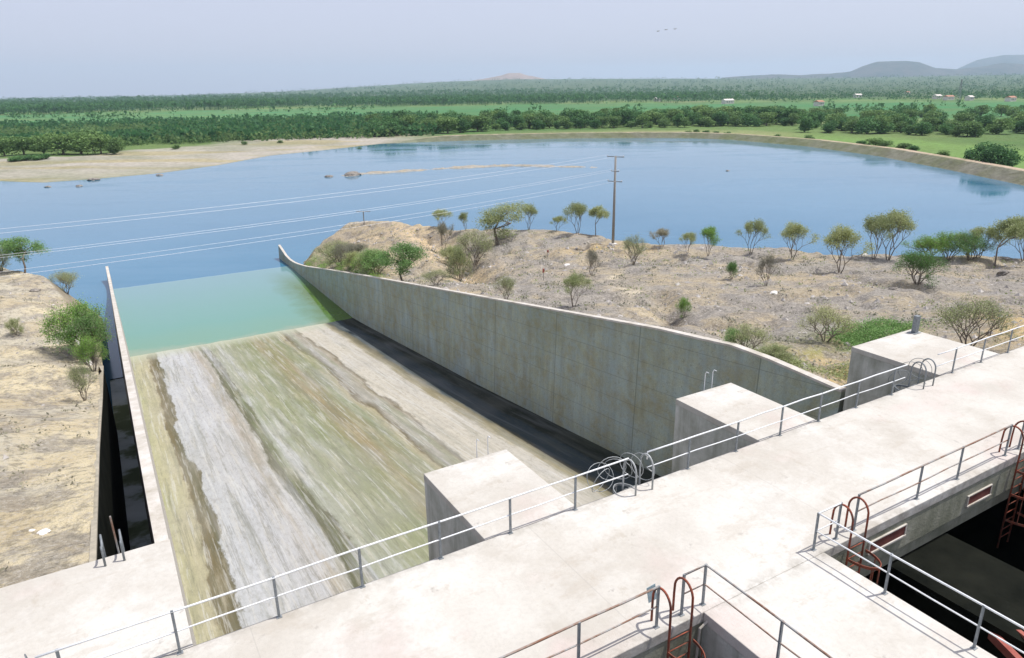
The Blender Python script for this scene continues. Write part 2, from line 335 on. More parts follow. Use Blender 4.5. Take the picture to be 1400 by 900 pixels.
L_MASSL = m_leaf('distant_pale_leaves', (.11,.20,.07), (.14,.235,.085), (.19,.28,.10), .5)
L_FARO = m_leaf('acacia_leaves', (.09,.17,.055), (.145,.25,.08), (.21,.32,.11), .2)

# ------------------------------------------------------------------ levels
KB = .987
T = [(5,-9.6),(9,-10.0),(33.4,-12.7),(42,-13.65),(54.4,-15.0),(62.5,-15.76),(72.5,-16.7),(85.3,-17.9),(101.8,-19.25),(114.3,-20.3),(126.,-21.2)]
FY = [a*KB for a, b in T]; FZ = [CAMH+(b-CAMH)*KB for a, b in T]
def floor_z(y): return np.interp(y, FY, FZ)
W = -17.93
TOPY = [17.9,20,22,24.5,26.6,30.1,37.5,47.4,61.6,83.6,100,113,117.1,119.6,122.1,124.6,127.2,130.0,132.1]
TOPZ = [-2.15,-2.05,-1.96,-1.98,-2.25,-2.66,-3.79,-5.32,-7.5,-10.88,-13.5,-15.65,-16.19,-16.48,-16.67,-16.72,-16.5,-15.85,-15.4]
def top_z(y): return np.interp(y, TOPY, TOPZ)
XR = 27.67; DY0, DY1, PY = 8.95, 13.8, 17.75

# ------------------------------------------------------------------ far ground and lake
shore_px = [(0,248),(60,250),(130,245),(220,237),(300,226),(370,213),(440,206),(520,197),(560,195),(620,193),(700,191),(780,189.5),(870,188.7),(940,189),(1000,191.5),(1100,200),(1200,213.5),(1300,233),(1350,243.5),(1400,254)]
shore = [tuple(at(a, b, W)[:2]) for a, b in shore_px]
lake = [(-420,-300),(-400,200),(-250,330),(-120,335)] + shore + [(212,60),(205,-40),(230,-300)]
bank_pts = shore[9:] + [(212,60),(205,-40),(230,-300)]
def bank_w(x, y):                      # 1 along the built embankment, 0 along the natural beach
    az = np.arctan2(x, y); return sm(R(20), R(26), np.degrees(az)*PI/180)
def px_of(x, y): # screen column of a far point, used only as an azimuth measure
    az = np.arctan2(x, y) - YAW; return 700 + FPX*np.tan(np.clip(az, -1.2, 1.2))/math.cos(PITCH)
RISE_A = [-200,250,400,500,600,700,850,1000,1150,1300,1600]; RISE_V = [0,1,4,8,12,14,12.5,10.5,9,9,9]
def rise(x, y):
    r = np.hypot(x, y); e = np.interp(px_of(x, y), RISE_A, RISE_V)
    return e/FPX*9000*sm(2200, 9000, r)
def ground_h(x, y):
    d = poly_sd(x, y, lake); b = bank_w(x, y)
    beach = W + np.where(d > 0, np.minimum(d*.012, 1.0)+fbm(x/18, y/18, 3)*.35*sm(2, 25, d), d*.08)
    prof = np.interp(d, [-40,0,5.6,6.2,9.6,10.2,15,20], [-10,0,2.75,2.9,2.9,2.8,.9,.6])
    bank = W + prof + fbm(x/3, y/3, 5)*.3*sm(-1, 2, d)*(1-sm(5, 7, d)*(1-sm(10, 12, d)))
    h = beach*(1-b)+bank*b
    h = np.where(d < -12, np.maximum(h, -26), h)
    return h + rise(x, y) + fbm(x/160, y/160, 9)*1.2*sm(60, 300, d), d, b
th_f = np.radians(np.arange(-16, 76, .14)); th_c = np.radians(np.arange(76, 344, 4))
th = np.concatenate([th_f, th_c])
r1 = np.arange(2, 110, 9); r2 = np.arange(110, 480, 1.0); r3 = [480.]
while r3[-1] < 13500: r3.append(r3[-1]*1.011)
rr = np.concatenate([r1, r2, r3])
RR, TH = np.meshgrid(rr, th, indexing='ij'); GX, GY = RR*np.sin(TH), RR*np.cos(TH)
GZ, GD, GB = ground_h(GX, GY)
def col(c): return np.array(c)[None, None, :]
def mixc(a, b, w): return a*(1-w[..., None]) + b*w[..., None]
base = mixc(np.broadcast_to(col((.075,.15,.045)), GX.shape+(3,)).copy(), np.broadcast_to(col((.12,.185,.06)), GX.shape+(3,)), sm(-.15, .15, fbm(GX/140, GY/140, 21)))
# field strips (parcels of different crops)
ux, uy = GX*.86-GY*.5, GX*.5+GY*.86
cell = vnoise(np.floor(ux/95)*7.13+.5, np.floor(uy/60)*3.71+.5, 33)
PXG = px_of(GX, GY)
fields = np.array([(.06,.17,.05),(.10,.21,.06),(.17,.23,.09),(.07,.14,.045),(.22,.22,.12)])
fc = fields[(np.clip(cell, 0, .999)*5).astype(int)]
base = mixc(base, fc, sm(0, 1, np.clip(RR/600-.6, 0, 1))*.75)
# big green plain in mid distance
g = sm(640, 760, RR)*(1-sm(1150, 1500, RR))*sm(380, 560, PXG)
base = mixc(base, np.broadcast_to(col((.05,.185,.07)), base.shape), g*.85)
g = sm(840, 900, RR)*(1-sm(1350, 1450, RR))*(1-sm(420, 620, PXG))
base = mixc(base, np.broadcast_to(col((.06,.20,.08)), base.shape), g*.85)
base = mixc(base, np.broadcast_to(col((.14,.22,.08)), base.shape), g*.7*sm(.0, .2, fbm(ux/200, uy/30, 88)))
# far dark woodland floor
base = mixc(base, np.broadcast_to(col((.045,.085,.045)), base.shape), sm(1420, 1900, RR)*.85)
g = sm(470, 520, RR)*(1-sm(820, 900, RR))*(1-sm(560, 640, PXG))
base = mixc(base, np.broadcast_to(col((.055,.13,.04)), base.shape), g*.7*sm(-.3, .1, fbm(GX/90, GY/90, 41)))
# bright meadow behind the embankment on the right
g = GB*sm(14, 18, GD)*(1-sm(55, 85, GD+fbm(GX/20, GY/20, 4)*12))*sm(560, 1000, PXG)
base = mixc(base, np.broadcast_to(col((.15,.26,.07)), base.shape), g*sm(1050, 1150, PXG)*.95)
base = mixc(base, np.broadcast_to(col((.27,.28,.13)), base.shape), g*(1-sm(1050, 1150, PXG))*.8)
# sandy beach on the left
wob = fbm(GX/25, GY/25, 2)*22
s = (1-GB)*(1-sm(85, 100, GD+wob))
base = mixc(base, np.broadcast_to(col((.36,.33,.28)), base.shape), s)
base = mixc(base, np.broadcast_to(col((.34,.29,.17)), base.shape), s*sm(.0, .3, fbm(ux/60, uy/12, 17))*.8)
base = mixc(base, np.broadcast_to(col((.20,.19,.12)), base.shape), s*(1-sm(0, 3, GD))*.7)
# embankment: riprap, track, grassy back
base = mixc(base, np.broadcast_to(col((.165,.16,.125)), base.shape), GB*(1-sm(6, 6.6, GD)))
base = mixc(base, np.broadcast_to(col((.12,.12,.075)), base.shape), GB*(1-sm(6, 6.6, GD))*sm(-.1, .25, fbm(GX/4, GY/4, 8))*.7)
base = mixc(base, np.broadcast_to(col((.46,.36,.27)), base.shape), GB*sm(6, 6.4, GD)*(1-sm(9.4, 10.2, GD)))
base = mixc(base, np.broadcast_to(col((.14,.17,.06)), base.shape), GB*sm(9.8, 10.6, GD)*(1-sm(16, 20, GD))*.8)
o = grid_mesh('ground', GX, GY, GZ, FAR, base, wrap=True); tag(o, kind='structure', label='green farmland plain with sandy beach and curved stone embankment round the lake')
mb = MB(); mb.add([(-460,-340,W),(330,-340,W),(330,480,W),(-460,480,W)], [(0,1,2,3)]); o = mb.build('water', WATER); tag(o, kind='structure', label='calm blue reservoir water with turquoise shallows between the spillway walls')

def ridge(name, label, dist, prof, mat, depth, seed):
    pxs = np.array([p[0] for p in prof], float); ys = np.array([p[1] for p in prof], float)
    n = 160; X = np.linspace(pxs[0], pxs[-1], n); az = YAW + np.arctan((X-700)/FPX*math.cos(PITCH))
    hor = 132.3-.0157*X; hh = np.interp(X, pxs, hor[0]*0+ys); el = (hor-hh)/FPX
    k = np.linspace(-1, 1, 25); AZ, K = np.meshgrid(az, k, indexing='ij'); EL = np.repeat(el[:, None], 25, 1)
    D = dist*(1+.0*K)/np.cos(AZ-YAW) + K*depth
    H = np.maximum(CAMH + EL*(dist/np.cos(AZ-YAW)), -10)
    x, y = D*np.sin(AZ), D*np.cos(AZ)
    prof_k = np.cos(K*PI/2)**1.2
    z = -18 + (H+18)*prof_k*(1+fbm(x/420, y/420, seed)*.35*(1-prof_k)*1.6) + fbm(x/160, y/160, seed+3)*8*prof_k
    o = grid_mesh(name, x, y, z, mat); tag(o, kind='structure', label=label); return o
def m_hill(name, a, b):
    t = NT(name); c = t.ramp(t.noise(.006, 6, .7), [(.38, a), (.6, b)]); t.bump(t.noise(.01, 6, .7), 12); return t.fin(c, .98, .05)
HILL = m_hill('scrubby_hillside', (.035,.055,.05), (.10,.095,.085)); HILLR = m_hill('bare_red_hillside', (.26,.19,.15), (.36,.27,.22))
ridge('hills', 'long low scrubby ridge with a flat topped hill at the right of the horizon', 8800, [(990,108),(1020,106),(1060,104),(1100,105),(1140,103),(1165,101),(1182,95),(1200,90.5),(1240,89.5),(1258,91),(1280,97),(1310,98.5),(1345,96),(1372,92),(1400,94),(1440,92),(1500,98),(1600,104)], HILL, 900, 1)
ridge('hills', 'paler rounded hill behind the ridge at the right edge', 12300, [(1295,108),(1312,98),(1336,89),(1372,84.5),(1410,84),(1450,88),(1520,100),(1600,108)], HILL, 700, 5)
ridge('hills', 'small bare reddish knoll on the horizon', 8600, [(650,112),(675,107.5),(690,105.5),(702,102.5),(716,102),(727,105),(745,108),(770,112)], HILLR, 500, 9)

# ------------------------------------------------------------------ peninsula
crest = [(at(*p)[0], at(*p)[1], p[2]) for p in [(430,352,-15.5),(450,322,-13.2),(480,303,-11.5),(520,304,-11),(560,308,-10.3),(600,312,-9.8),(650,314,-9.2),(700,316,-8.8),(750,315,-8.6),(850,326,-8),(900,334,-7.8),(1000,340,-7.5),(1150,348,-7),(1250,349,-7),(1400,352,-7)]]
crest += [(104,20,-7),(140,-10,-7),(190,-80,-8)]
inner = [(*at(a, b, c)[:2], c) for a, b, c in [(840,333,-8),(600,345,-10.6),(640,375,-10.6),(700,380,-8.2),(850,400,-6.5),(900,430,-5.2),(1000,400,-6),(1200,400,-5.5),(1400,400,-5),(1100,450,-4.5),(1050,480,-3.6),(1330,460,-4),(1400,450,-3.4),(520,380,-11.6),(520,350,-11.8)]]
inner += [(27.9, y, float(top_z(y))-.45) for y in (18,24,32,42,55,70,85,100,114)] + [(40,5,-3),(70,0,-4),(100,-40,-5),(30,-10,-3),(45,10,-3.1),(33,16,-3.0),(150,-80,-7)]
def rbf(pts):
    P = np.array(pts); n = len(P)
    def phi(d2): return np.sqrt(d2+9.)
    D = ((P[:, None, :2]-P[None, :, :2])**2).sum(-1); A = phi(D) + np.eye(n)*.15
    A = np.block([[A, np.ones((n, 1))], [np.ones((1, n)), np.zeros((1, 1))]])
    w = np.linalg.solve(A, np.r_[P[:, 2], 0])
    def f(x, y):
        s = np.full(np.shape(x), w[-1], float)
        for (a, b, _), c in zip(pts, w[:-1]): s = s + c*np.sqrt((x-a)**2+(y-b)**2+9.)
        return s
    return f
pen_f = rbf(crest+inner)
pen_poly = [(27.0,-90),(27.0,114)] + [(a, b) for a, b, c in crest]
gul = [tuple(at(*p)[:2]) for p in [(590,322,-10.4),(612,345,-11),(640,372,-11),(668,398,-9.5)]]
gul2 = [tuple(at(*p)[:2]) for p in [(905,405,-6.3),(925,438,-5.2),(900,452,-4.8)]]
gul3 = [tuple(at(*p)[:2]) for p in [(1060,480,-3.7),(1110,500,-3.4),(1160,520,-3.2)]]
def pen_h(x, y):
    x = np.asarray(x, float); y = np.asarray(y, float); d = poly_sd(x, y, pen_poly)
    z = pen_f(x, y) + fbm(x/9, y/9, 2)*.6 + fbm(x/2.2, y/2.2, 6)*.28 - .5*np.maximum(0, .16-np.abs(fbm(x/7+3, y/7, 52)))/.16*sm(30, 34, x)
    z = z - 1.5*np.exp(-(line_d(x, y, gul)/2.0)**2) - .8*np.exp(-(line_d(x, y, gul2)/1.2)**2) - .5*np.exp(-(line_d(x, y, gul3)/1.6)**2)
    z = np.minimum(z, np.where(x < 29.5, top_z(np.clip(y, 18, 132))-.25, 99)) if True else z
    dd = np.maximum(d + fbm(x/5, y/5, 12)*1.2, 0)
    z = z - np.minimum(dd*.25, .8) - np.maximum(dd-1.5, 0)*.85
    return np.maximum(z, -22.)
xs = np.concatenate([np.arange(27.95, 95, .32), np.arange(95, 215, 1.5)]); ys = np.concatenate([np.arange(-90, 12, 1.5), np.arange(12, 138, .32)])
PX, PYY = np.meshgrid(xs, ys, indexing='ij'); PZ = pen_h(PX, PYY)
def zone_near(x, y, tans, greens):
    c = mixc(np.broadcast_to(col((.285,.262,.23)), x.shape+(3,)).copy(), np.broadcast_to(col((.40,.32,.20)), x.shape+(3,)), sm(.0, .35, fbm(x/14, y/14, 77)+(y-70)/90)*.8)
    for pts, r, cc in tans:
        w = np.exp(-(line_d(x, y, pts)/r)**2)*(.75+fbm(x/3, y/3, 31)*.8); c = mixc(c, np.broadcast_to(col(cc), c.shape), np.clip(w*1.3, 0, 1))
    return c
def P2(l): return [tuple(on_height(a, b, pen_h)[:2]) for a, b in l if on_height(a, b, pen_h) is not None]
TAN = (.56,.43,.26); YEL = (.50,.37,.18)
tans = [(P2([(520,315),(580,330),(600,352),(655,388)]), 3.2, TAN), (P2([(845,378),(868,412),(893,440)]), 1.5, (.52,.45,.33)), (P2([(905,405),(925,432),(912,452)]), .8, (.16,.13,.09)),
        (P2([(770,345),(840,338),(890,342)]), 1.8, YEL), (P2([(1090,490),(1130,505),(1150,515)]), 2.6, YEL), (P2([(1380,430),(1395,460)]), 2.2, YEL),
        (P2([(1050,480),(1180,460),(1230,450)]), 1.7, (.17,.22,.06)), (P2([(1300,349),(1360,352),(1395,350)]), 3.0, (.30,.28,.18))]
o = grid_mesh('terrain', PX, PYY, PZ, NEAR, zone_near(PX, PYY, tans, None)); tag(o, kind='structure', label='stony grey and tan headland between the right spillway wall and the lake')

# ------------------------------------------------------------------ left bank
lb = [(-1.7,18,-.5),(-1.7,32,-3.2),(-1.7,46,-6.3),(-1.7,61,-9.4)]
lb += [(*at(a, b, c)[:2], c) for a, b, c in [(0,800,-.7),(0,600,-3),(60,600,-3.2),(60,500,-6),(50,420,-8.5),(30,375,-9.5),(0,365,-9.5),(100,430,-10),(110,480,-9.2),(60,376,-9.5)]]
lb += [(-20,20,-.8),(-20,60,-8),(-25,90,-9),(-50,30,-3),(-50,90,-9),(-60,0,-1),(-20,0,-.8)]
lb_f = rbf(lb)
lb_poly = [(-1.7,-60),(-1.7,62),(-2.3,68),(-3.4,78),(-4.9,90),(-6.9,100),(-12,109),(-30,118),(-70,128),(-120,120),(-120,-60)]
def left_h(x, y):
    x = np.asarray(x, float); y = np.asarray(y, float); d = poly_sd(x, y, lb_poly)
    z = lb_f(x, y) + (fbm(x/7, y/7, 42)*.5 + fbm(x/1.8, y/1.8, 46)*.22)*sm(0, 3, -d+2)
    z = np.where((y > 12.5) & (y < 20.5), np.minimum(z, -.5), z)
    dd = np.maximum(d, 0); z = z - dd*1.15
    return np.maximum(z, -22.)
xs = -np.concatenate([np.arange(1.72, 40, .3), np.arange(40, 125, 2)])[::-1]; ys = np.concatenate([np.arange(-60, 12, 2), np.arange(12, 135, .35)])
LX, LY = np.meshgrid(xs, ys, indexing='ij'); LZ = left_h(LX, LY); hide = (LX > -3.6) & (LY > 62) & (LY < 62); 
c = mixc(np.broadcast_to(col((.47,.425,.32)), LX.shape+(3,)).copy(), np.broadcast_to(col((.57,.49,.32)), LX.shape+(3,)), sm(-.2, .2, fbm(LX/6, LY/6, 61)))
o = grid_mesh('terrain', LX, LY, LZ, NEAR, c); tag(o, kind='structure', label='pale dusty bank of earth left of the narrow channel')

# ------------------------------------------------------------------ chute
ys = np.array(sorted(set(list(np.arange(5, 126, 1.5)) + FY))); ys = ys[ys < 124.5]
X, Y = np.meshgrid(np.linspace(.2, 27.9, 60), ys, indexing='ij'); Z = floor_z(Y) + fbm(X/1.5, Y/8, 71)*.02
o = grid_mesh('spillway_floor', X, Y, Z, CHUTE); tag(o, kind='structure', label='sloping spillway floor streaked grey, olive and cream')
def side_wall(name, label, side, y0, y1):
    t = thing(name, label, 'wall', (side[0], y0, -3))
    ys = np.unique(np.concatenate([np.linspace(y0, y1, 90), [y for y in TOPY if y0 < y < y1]])); mbw, cop = MB(), MB(); n = len(ys)
    xi, xo, bi, bo = side   # inner top x, outer top x, inner base x, outer base x
    for y in ys:
        z = float(top_z(y)); zb = float(floor_z(y))-.8 if y < 118 else -22.5
        mbw.v += [(bi, y, zb), (xi, y, z-.12), (xo, y, z-.12), (bo, y, zb)]
        e = .0; s_ = 1 if xo > xi else -1
        cop.v += [(xi-.03*s_, y, z-.12), (xi-.03*s_, y, z), (xo+.03*s_, y, z), (xo+.03*s_, y, z-.12)]
    for m in (mbw, cop):
        for i in range(n-1):
            for a, b in ((0,1),(1,2),(2,3),(3,0)): m.f.append((i*4+a, i*4+b, i*4+4+b, i*4+4+a))
        m.f += [(0,1,2,3), tuple((n-1)*4+k for k in (3,2,1,0))]
    mbw.build('wall_face', WALL if side[0] > 5 else COPE, t); cop.build('coping', COPE, t); return t
side_wall('spillway_wall', 'long grey stained wall along the right side of the spillway', (XR, XR+.34, XR-.38, XR+.7), 17.9, 131.9)
side_wall('spillway_wall', 'narrow pale wall along the left side of the spillway, seen end on', (.13, -.2, .50, -.62), 18.22, 131.4)

# narrow channel left of the chute
ys = np.arange(14.5, 80.2, 1.5); X, Y = np.meshgrid(np.linspace(-1.8, 0, 8), ys, indexing='ij')
o = grid_mesh('channel_floor', X, Y, floor_z(Y)*.93-.9+fbm(X, Y/3, 5)*.05, GUT); tag(o, kind='structure', label='shaded wet floor of the narrow side channel')
mb = MB(); mb.box(-1.79,-.45,80.0,80.6,-22,-17.2); tag(mb.build('channel_sill', DARK), 'dark concrete sill at the end of the narrow side channel', 'sill')
t = thing('retaining_wall', 'low concrete retaining wall edging the bank beside the narrow channel', 'wall', (-1.8, 18.3, -3))
mbw, cop = MB(), MB(); rys = np.linspace(18.25, 61.6, 40)
def rw_top(y): return float(np.interp(y, [18,32,46,61.6], [-.42,-3.1,-6.2,-9.3]))
for i, y in enumerate(rys):
    z = rw_top(y); mbw.v += [(-1.66,y,-17.5),(-1.66,y,z-.1),(-1.98,y,z-.1),(-1.98,y,-17.5)]; cop.v += [(-1.62,y,z-.1),(-1.62,y,z),(-1.78-.3*sm(40,60,y),y,z),(-1.78-.3*sm(40,60,y),y,z-.1)]
for m in (mbw, cop):
    for i in range(len(rys)-1):
        for a, b in ((0,1),(1,2),(2,3),(3,0)): m.f.append((i*4+a, i*4+b, i*4+4+b, i*4+4+a))
    m.f += [(0,1,2,3), tuple((len(rys)-1)*4+k for k in (3,2,1,0))]
mbw.build('wall_face', DARK, t); cop.build('coping', m_simple('dusty_coping', (.26,.24,.19), (.38,.34,.26), 3, .95), t)
mb = MB(); a, b = Vector((-2.45,61.9,0)), Vector((-3.5,70.5,0)); d = (b-a).normalized(); nrm = Vector((-d.y, d.x, 0))*.17
vs = []
for p, zt in ((a,-9.2),(b,-9.0)):
    for s in (-1, 1):
        q = p+nrm*s; vs += [(q.x,q.y,-18.5),(q.x,q.y,zt)]
mb.add(vs, [(0,1,3,2),(4,6,7,5),(0,4,5,1),(2,3,7,6),(1,5,7,3)]); tag(mb.build('wing_wall', COPE), 'short pale wing wall half hidden under the green bush', 'wall')

# ------------------------------------------------------------------ bridge deck
t = thing('bridge_deck', 'broad pale concrete gate bridge crossing the foreground', 'bridge', (10, 11, -1))
mb = MB(); mb.box(-45, 70, DY0, DY1, -.28, 0); mb.build('slab', DECK, t, bevel=.02)
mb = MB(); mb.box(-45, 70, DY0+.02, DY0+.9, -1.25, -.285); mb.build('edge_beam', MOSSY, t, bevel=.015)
mb = MB(); mb.box(-45, 70, DY1-.7, DY1-.02, -1.15, -.285); mb.build('edge_beam', BEAM, t)
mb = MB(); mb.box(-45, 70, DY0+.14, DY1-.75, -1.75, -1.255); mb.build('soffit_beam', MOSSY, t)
for xa, xb in ((10.0, 14.07), (24.2, 28.3)):
    mb = MB(); mb.box(xa, xb, -16, DY0-.003, -.28, 0); mb.build('walkway_arm', DECK, t, bevel=.02)
    mb = MB(); mb.box(xa+.02, xb-.02, -16, DY0+.01, -1.5, -.285); mb.build('arm_beam', BEAM, t)
def ony(px, py, y): d = ray(px, py); return CC + d*(y/d[1])
for (a, b) in (((1188,750),(1237,722)), ((1322,690),(1355,663))):
    p, q = ony(*a, DY0+.0), ony(*b, DY0+.0); x0, x1 = p[0], q[0]; zc = (p[2]+q[2])/2-.02
    mb = MB(); h = .15; fr = .05
    mb.box(x0, x1, DY0-.012, DY0+.018, zc-h, zc+h); hpart = mb.build('hatch', HATCH, t)
    m2 = MB(); m2.box(x0-fr, x1+fr, DY0-.05, DY0+.018, zc-h-fr, zc-h); m2.box(x0-fr, x1+fr, DY0-.03, DY0+.018, zc+h, zc+h+.03); m2.box(x0-fr, x0, DY0-.03, DY0+.018, zc-h, zc+h); m2.box(x1, x1+fr, DY0-.03, DY0+.018, zc-h, zc+h); m2.build('frame', COPE, hpart)
# left abutment slab
t = thing('abutment', 'bright white concrete abutment slab beyond the railing at lower left', 'abutment', (-10, 16, -1))
mb = MB(); mb.box(-45, .16, DY1+.004, 18.2, -.5, 0); mb.build('slab', DECK, t, bevel=.02)
mb = MB(); mb.box(-.62, .14, DY1+.004, 18.2, -13, -.505); mb.build('end_wall', COPE, t)
mb = MB(); mb.box(-45, -1.66, DY1+.004, 18.15, -6, -.505); mb.build('footing', BEAM, t)
mb = MB(); mb.box(-5.15,-4.45,17.0,17.5,.004,.03); tag(mb.build('cover_plate', GREY), 'small dark steel cover plate at the left edge of the white slab', 'cover plate')
# piers
for xa, xb, lab in ((7.15, 10.05, 'pale flat topped gate pier nearest the camera, left of the tangled ladder cage'), (17.33, 20.2, 'middle gate pier with a flat pale top above the deep shadow'), (27.67, 32.1, 'widest gate pier, farthest right, beside the green grass')):
    t = thing('gate_pier', lab, 'pier', ((xa+xb)/2, 15, -1), 'concrete gate piers under the bridge')
    mb = MB(); mb.box(xa, xb, DY1+.004, PY-.02, -.22, 0); mb.build('cap', DECK, t, bevel=.02)
    mb = MB(); mb.box(xa+.01, xb-.01, DY1+.004, PY-.04, -12.5, -.222); mb.build('shaft', BEAM, t)
    mb = MB(); mb.box(xa+.01, xb-.01, 3.0, DY1, -12.5, -1.76); mb.build('upstream_shaft', DARK, t)
# pit floor and gate
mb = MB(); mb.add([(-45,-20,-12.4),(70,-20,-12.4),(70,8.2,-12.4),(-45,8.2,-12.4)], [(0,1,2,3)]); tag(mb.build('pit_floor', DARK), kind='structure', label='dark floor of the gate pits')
for i, (xa, xb, lab) in enumerate(((.5,7.13,'closed gate in the first bay under the bridge, left of the nearest pier'), (10.07,17.31,'gate leaf with red struts in the dark bay under the bridge'), (20.22,27.65,'gate leaf in the dark bay right of the middle pier'))):
    t = thing('spillway_gate', lab, 'gate', ((xa+xb)/2, 11, -6), 'gates closing the bays')
    mb = MB(); prev = None
    for k in range(11):
        a = R(-38+7.6*k); y, z = 4.2+8.6*math.cos(a), -6.5+8.6*math.sin(a)
        mb.v += [(xa, y, z), (xb, y, z), (xa, y-.06, z), (xb, y-.06, z)]
        if k: n = len(mb.v); mb.f += [(n-8,n-7,n-3,n-4), (n-6,n-2,n-1,n-5)]
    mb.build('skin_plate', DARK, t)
p = [at(1286,797,-2.7), at(1412,925,-1.7), at(1306,797,-2.55), at(1440,905,-1.55), at(1270,770,-3.4), at(1250,760,-4.4)]
t = thing('gate_strut_frame', 'pinkish red steel strut frame slanting up out of the dark pit at lower right', 'steel frame', p[0])
MB().bar(p[0], p[1], .16, .22).build('strut', REDP, t); MB().bar(p[2], p[3], .12, .2).build('strut', REDP, t)
MB().bar((p[0]+p[1])/2, (p[2]+p[3])/2, .08, .12).build('cross_tie', REDP, t); MB().bar(p[0], p[2], .08, .12).build('cross_tie', REDP, t)
# chain of rungs seen in the dark pit
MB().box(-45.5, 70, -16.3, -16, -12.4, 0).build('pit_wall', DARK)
bpy.data.objects['pit_wall']['label'] = 'dark wall closing the pits'; bpy.data.objects['pit_wall']['category'] = 'wall'

# ------------------------------------------------------------------ railings
RH = 1.05
def railing(label, path, posts, mat, postmat, group='pipe railings of the bridge', bent=None, h=RH):
    """path: list of (x,y) corners; posts: list of (x,y)"""
    t = thing('railing', label, 'railing', (*posts[0], 0), group)
    top = [(x, y, h) for x, y in path]; mid = [(x, y, h*.52) for x, y in path]
    def wob(P):
        out = [P[0]]
        for a, b in zip(P[:-1], P[1:]):
            n = max(1, int(math.dist(a, b)/.95))
            for k in range(1, n+1): out.append(tuple(a[q]+(b[q]-a[q])*k/n + (random.uniform(-.011, .011) if k < n else 0) for q in range(3)))
        return out
    top, mid = wob(top), wob(mid)
    if bent == 'start': top = [(path[0][0]+.02, path[0][1]+.03, h-.25)] + top; mid = [(path[0][0]+.22, path[0][1]+.03, h*.52-.2)] + mid
    MB().tube(top, .024).build('top_rail', mat, t, True); MB().tube(mid, .018).build('mid_rail', mat, t, True)
    for x, y in posts:
        m = MB(); m.bar((x, y, .0), (x, y, h+.02), .055, .04); m.box(x-.06, x+.06, y-.05, y+.05, .0, .014); m.build('post', postmat, t)
    return t
YF = 13.72
railing('light galvanised railing on the far deck edge, from lower left to the tangled cage', [(-2.45,YF),(11.75,YF)], [(x, YF) for x in (-2.1,-.1,1.92,3.84,5.86,7.86,9.92)], GALV, GREY)
railing('light galvanised railing in front of the middle pier, starting with bent pipe ends', [(12.45,YF),(25.0,YF)], [(x, YF) for x in (14.1,16.15,18.2,20.15,22.2,24.3)], GALV, GREY, bent='start')
railing('light galvanised railing running off the right edge past the widest pier', [(27.0,YF),(44.2,YF)], [(x, YF) for x in (28.3,30.4,32.5,34.6,36.7,38.8,40.9,43.)], GALV, GREY)
railing('short railing piece at the extreme lower left corner', [(-12,YF),(-4.3,YF)], [(x, YF) for x in (-10.4,-8.4,-6.4,-4.4)], GALV, GREY)
YN = 9.14
railing('rusty topped railing on the near edge at the bottom centre', [(.6,YN),(8.83,YN)], [(x, YN) for x in (.7,2.7,4.7,6.75,8.8)], OLDR, GREY)
railing('thin grey railing turning the corner left of the walkway arm', [(9.52,YN),(10.16,YN),(10.16,-12)], [(9.52,YN),(10.16,YN)]+[(10.16,y) for y in (7.1,5.1,3.1,1.1,-1,-3)], OLDR, GREY)
railing('light grey railing turning the corner right of the walkway arm beside the dark pit', [(14.8,YN),(13.93,YN),(13.93,-12)], [(14.8,YN),(13.93,YN)]+[(13.93,y) for y in (7.25,5.3,3.3,1.3,-1,-3)], GALV, GREY)
railing('half rusted railing above the wall with the red hatches', [(15.52,YN),(22.95,YN)], [(15.52,YN),(18.3,YN),(20.3,YN),(22.95,YN)], OLDR, GREY)
railing('railing corner of the next walkway arm at the right edge', [(23.75,YN),(24.35,YN),(24.35,-12)], [(23.75,YN),(24.35,YN)]+[(24.35,y) for y in (7,5,3,1)], OLDR, GREY)

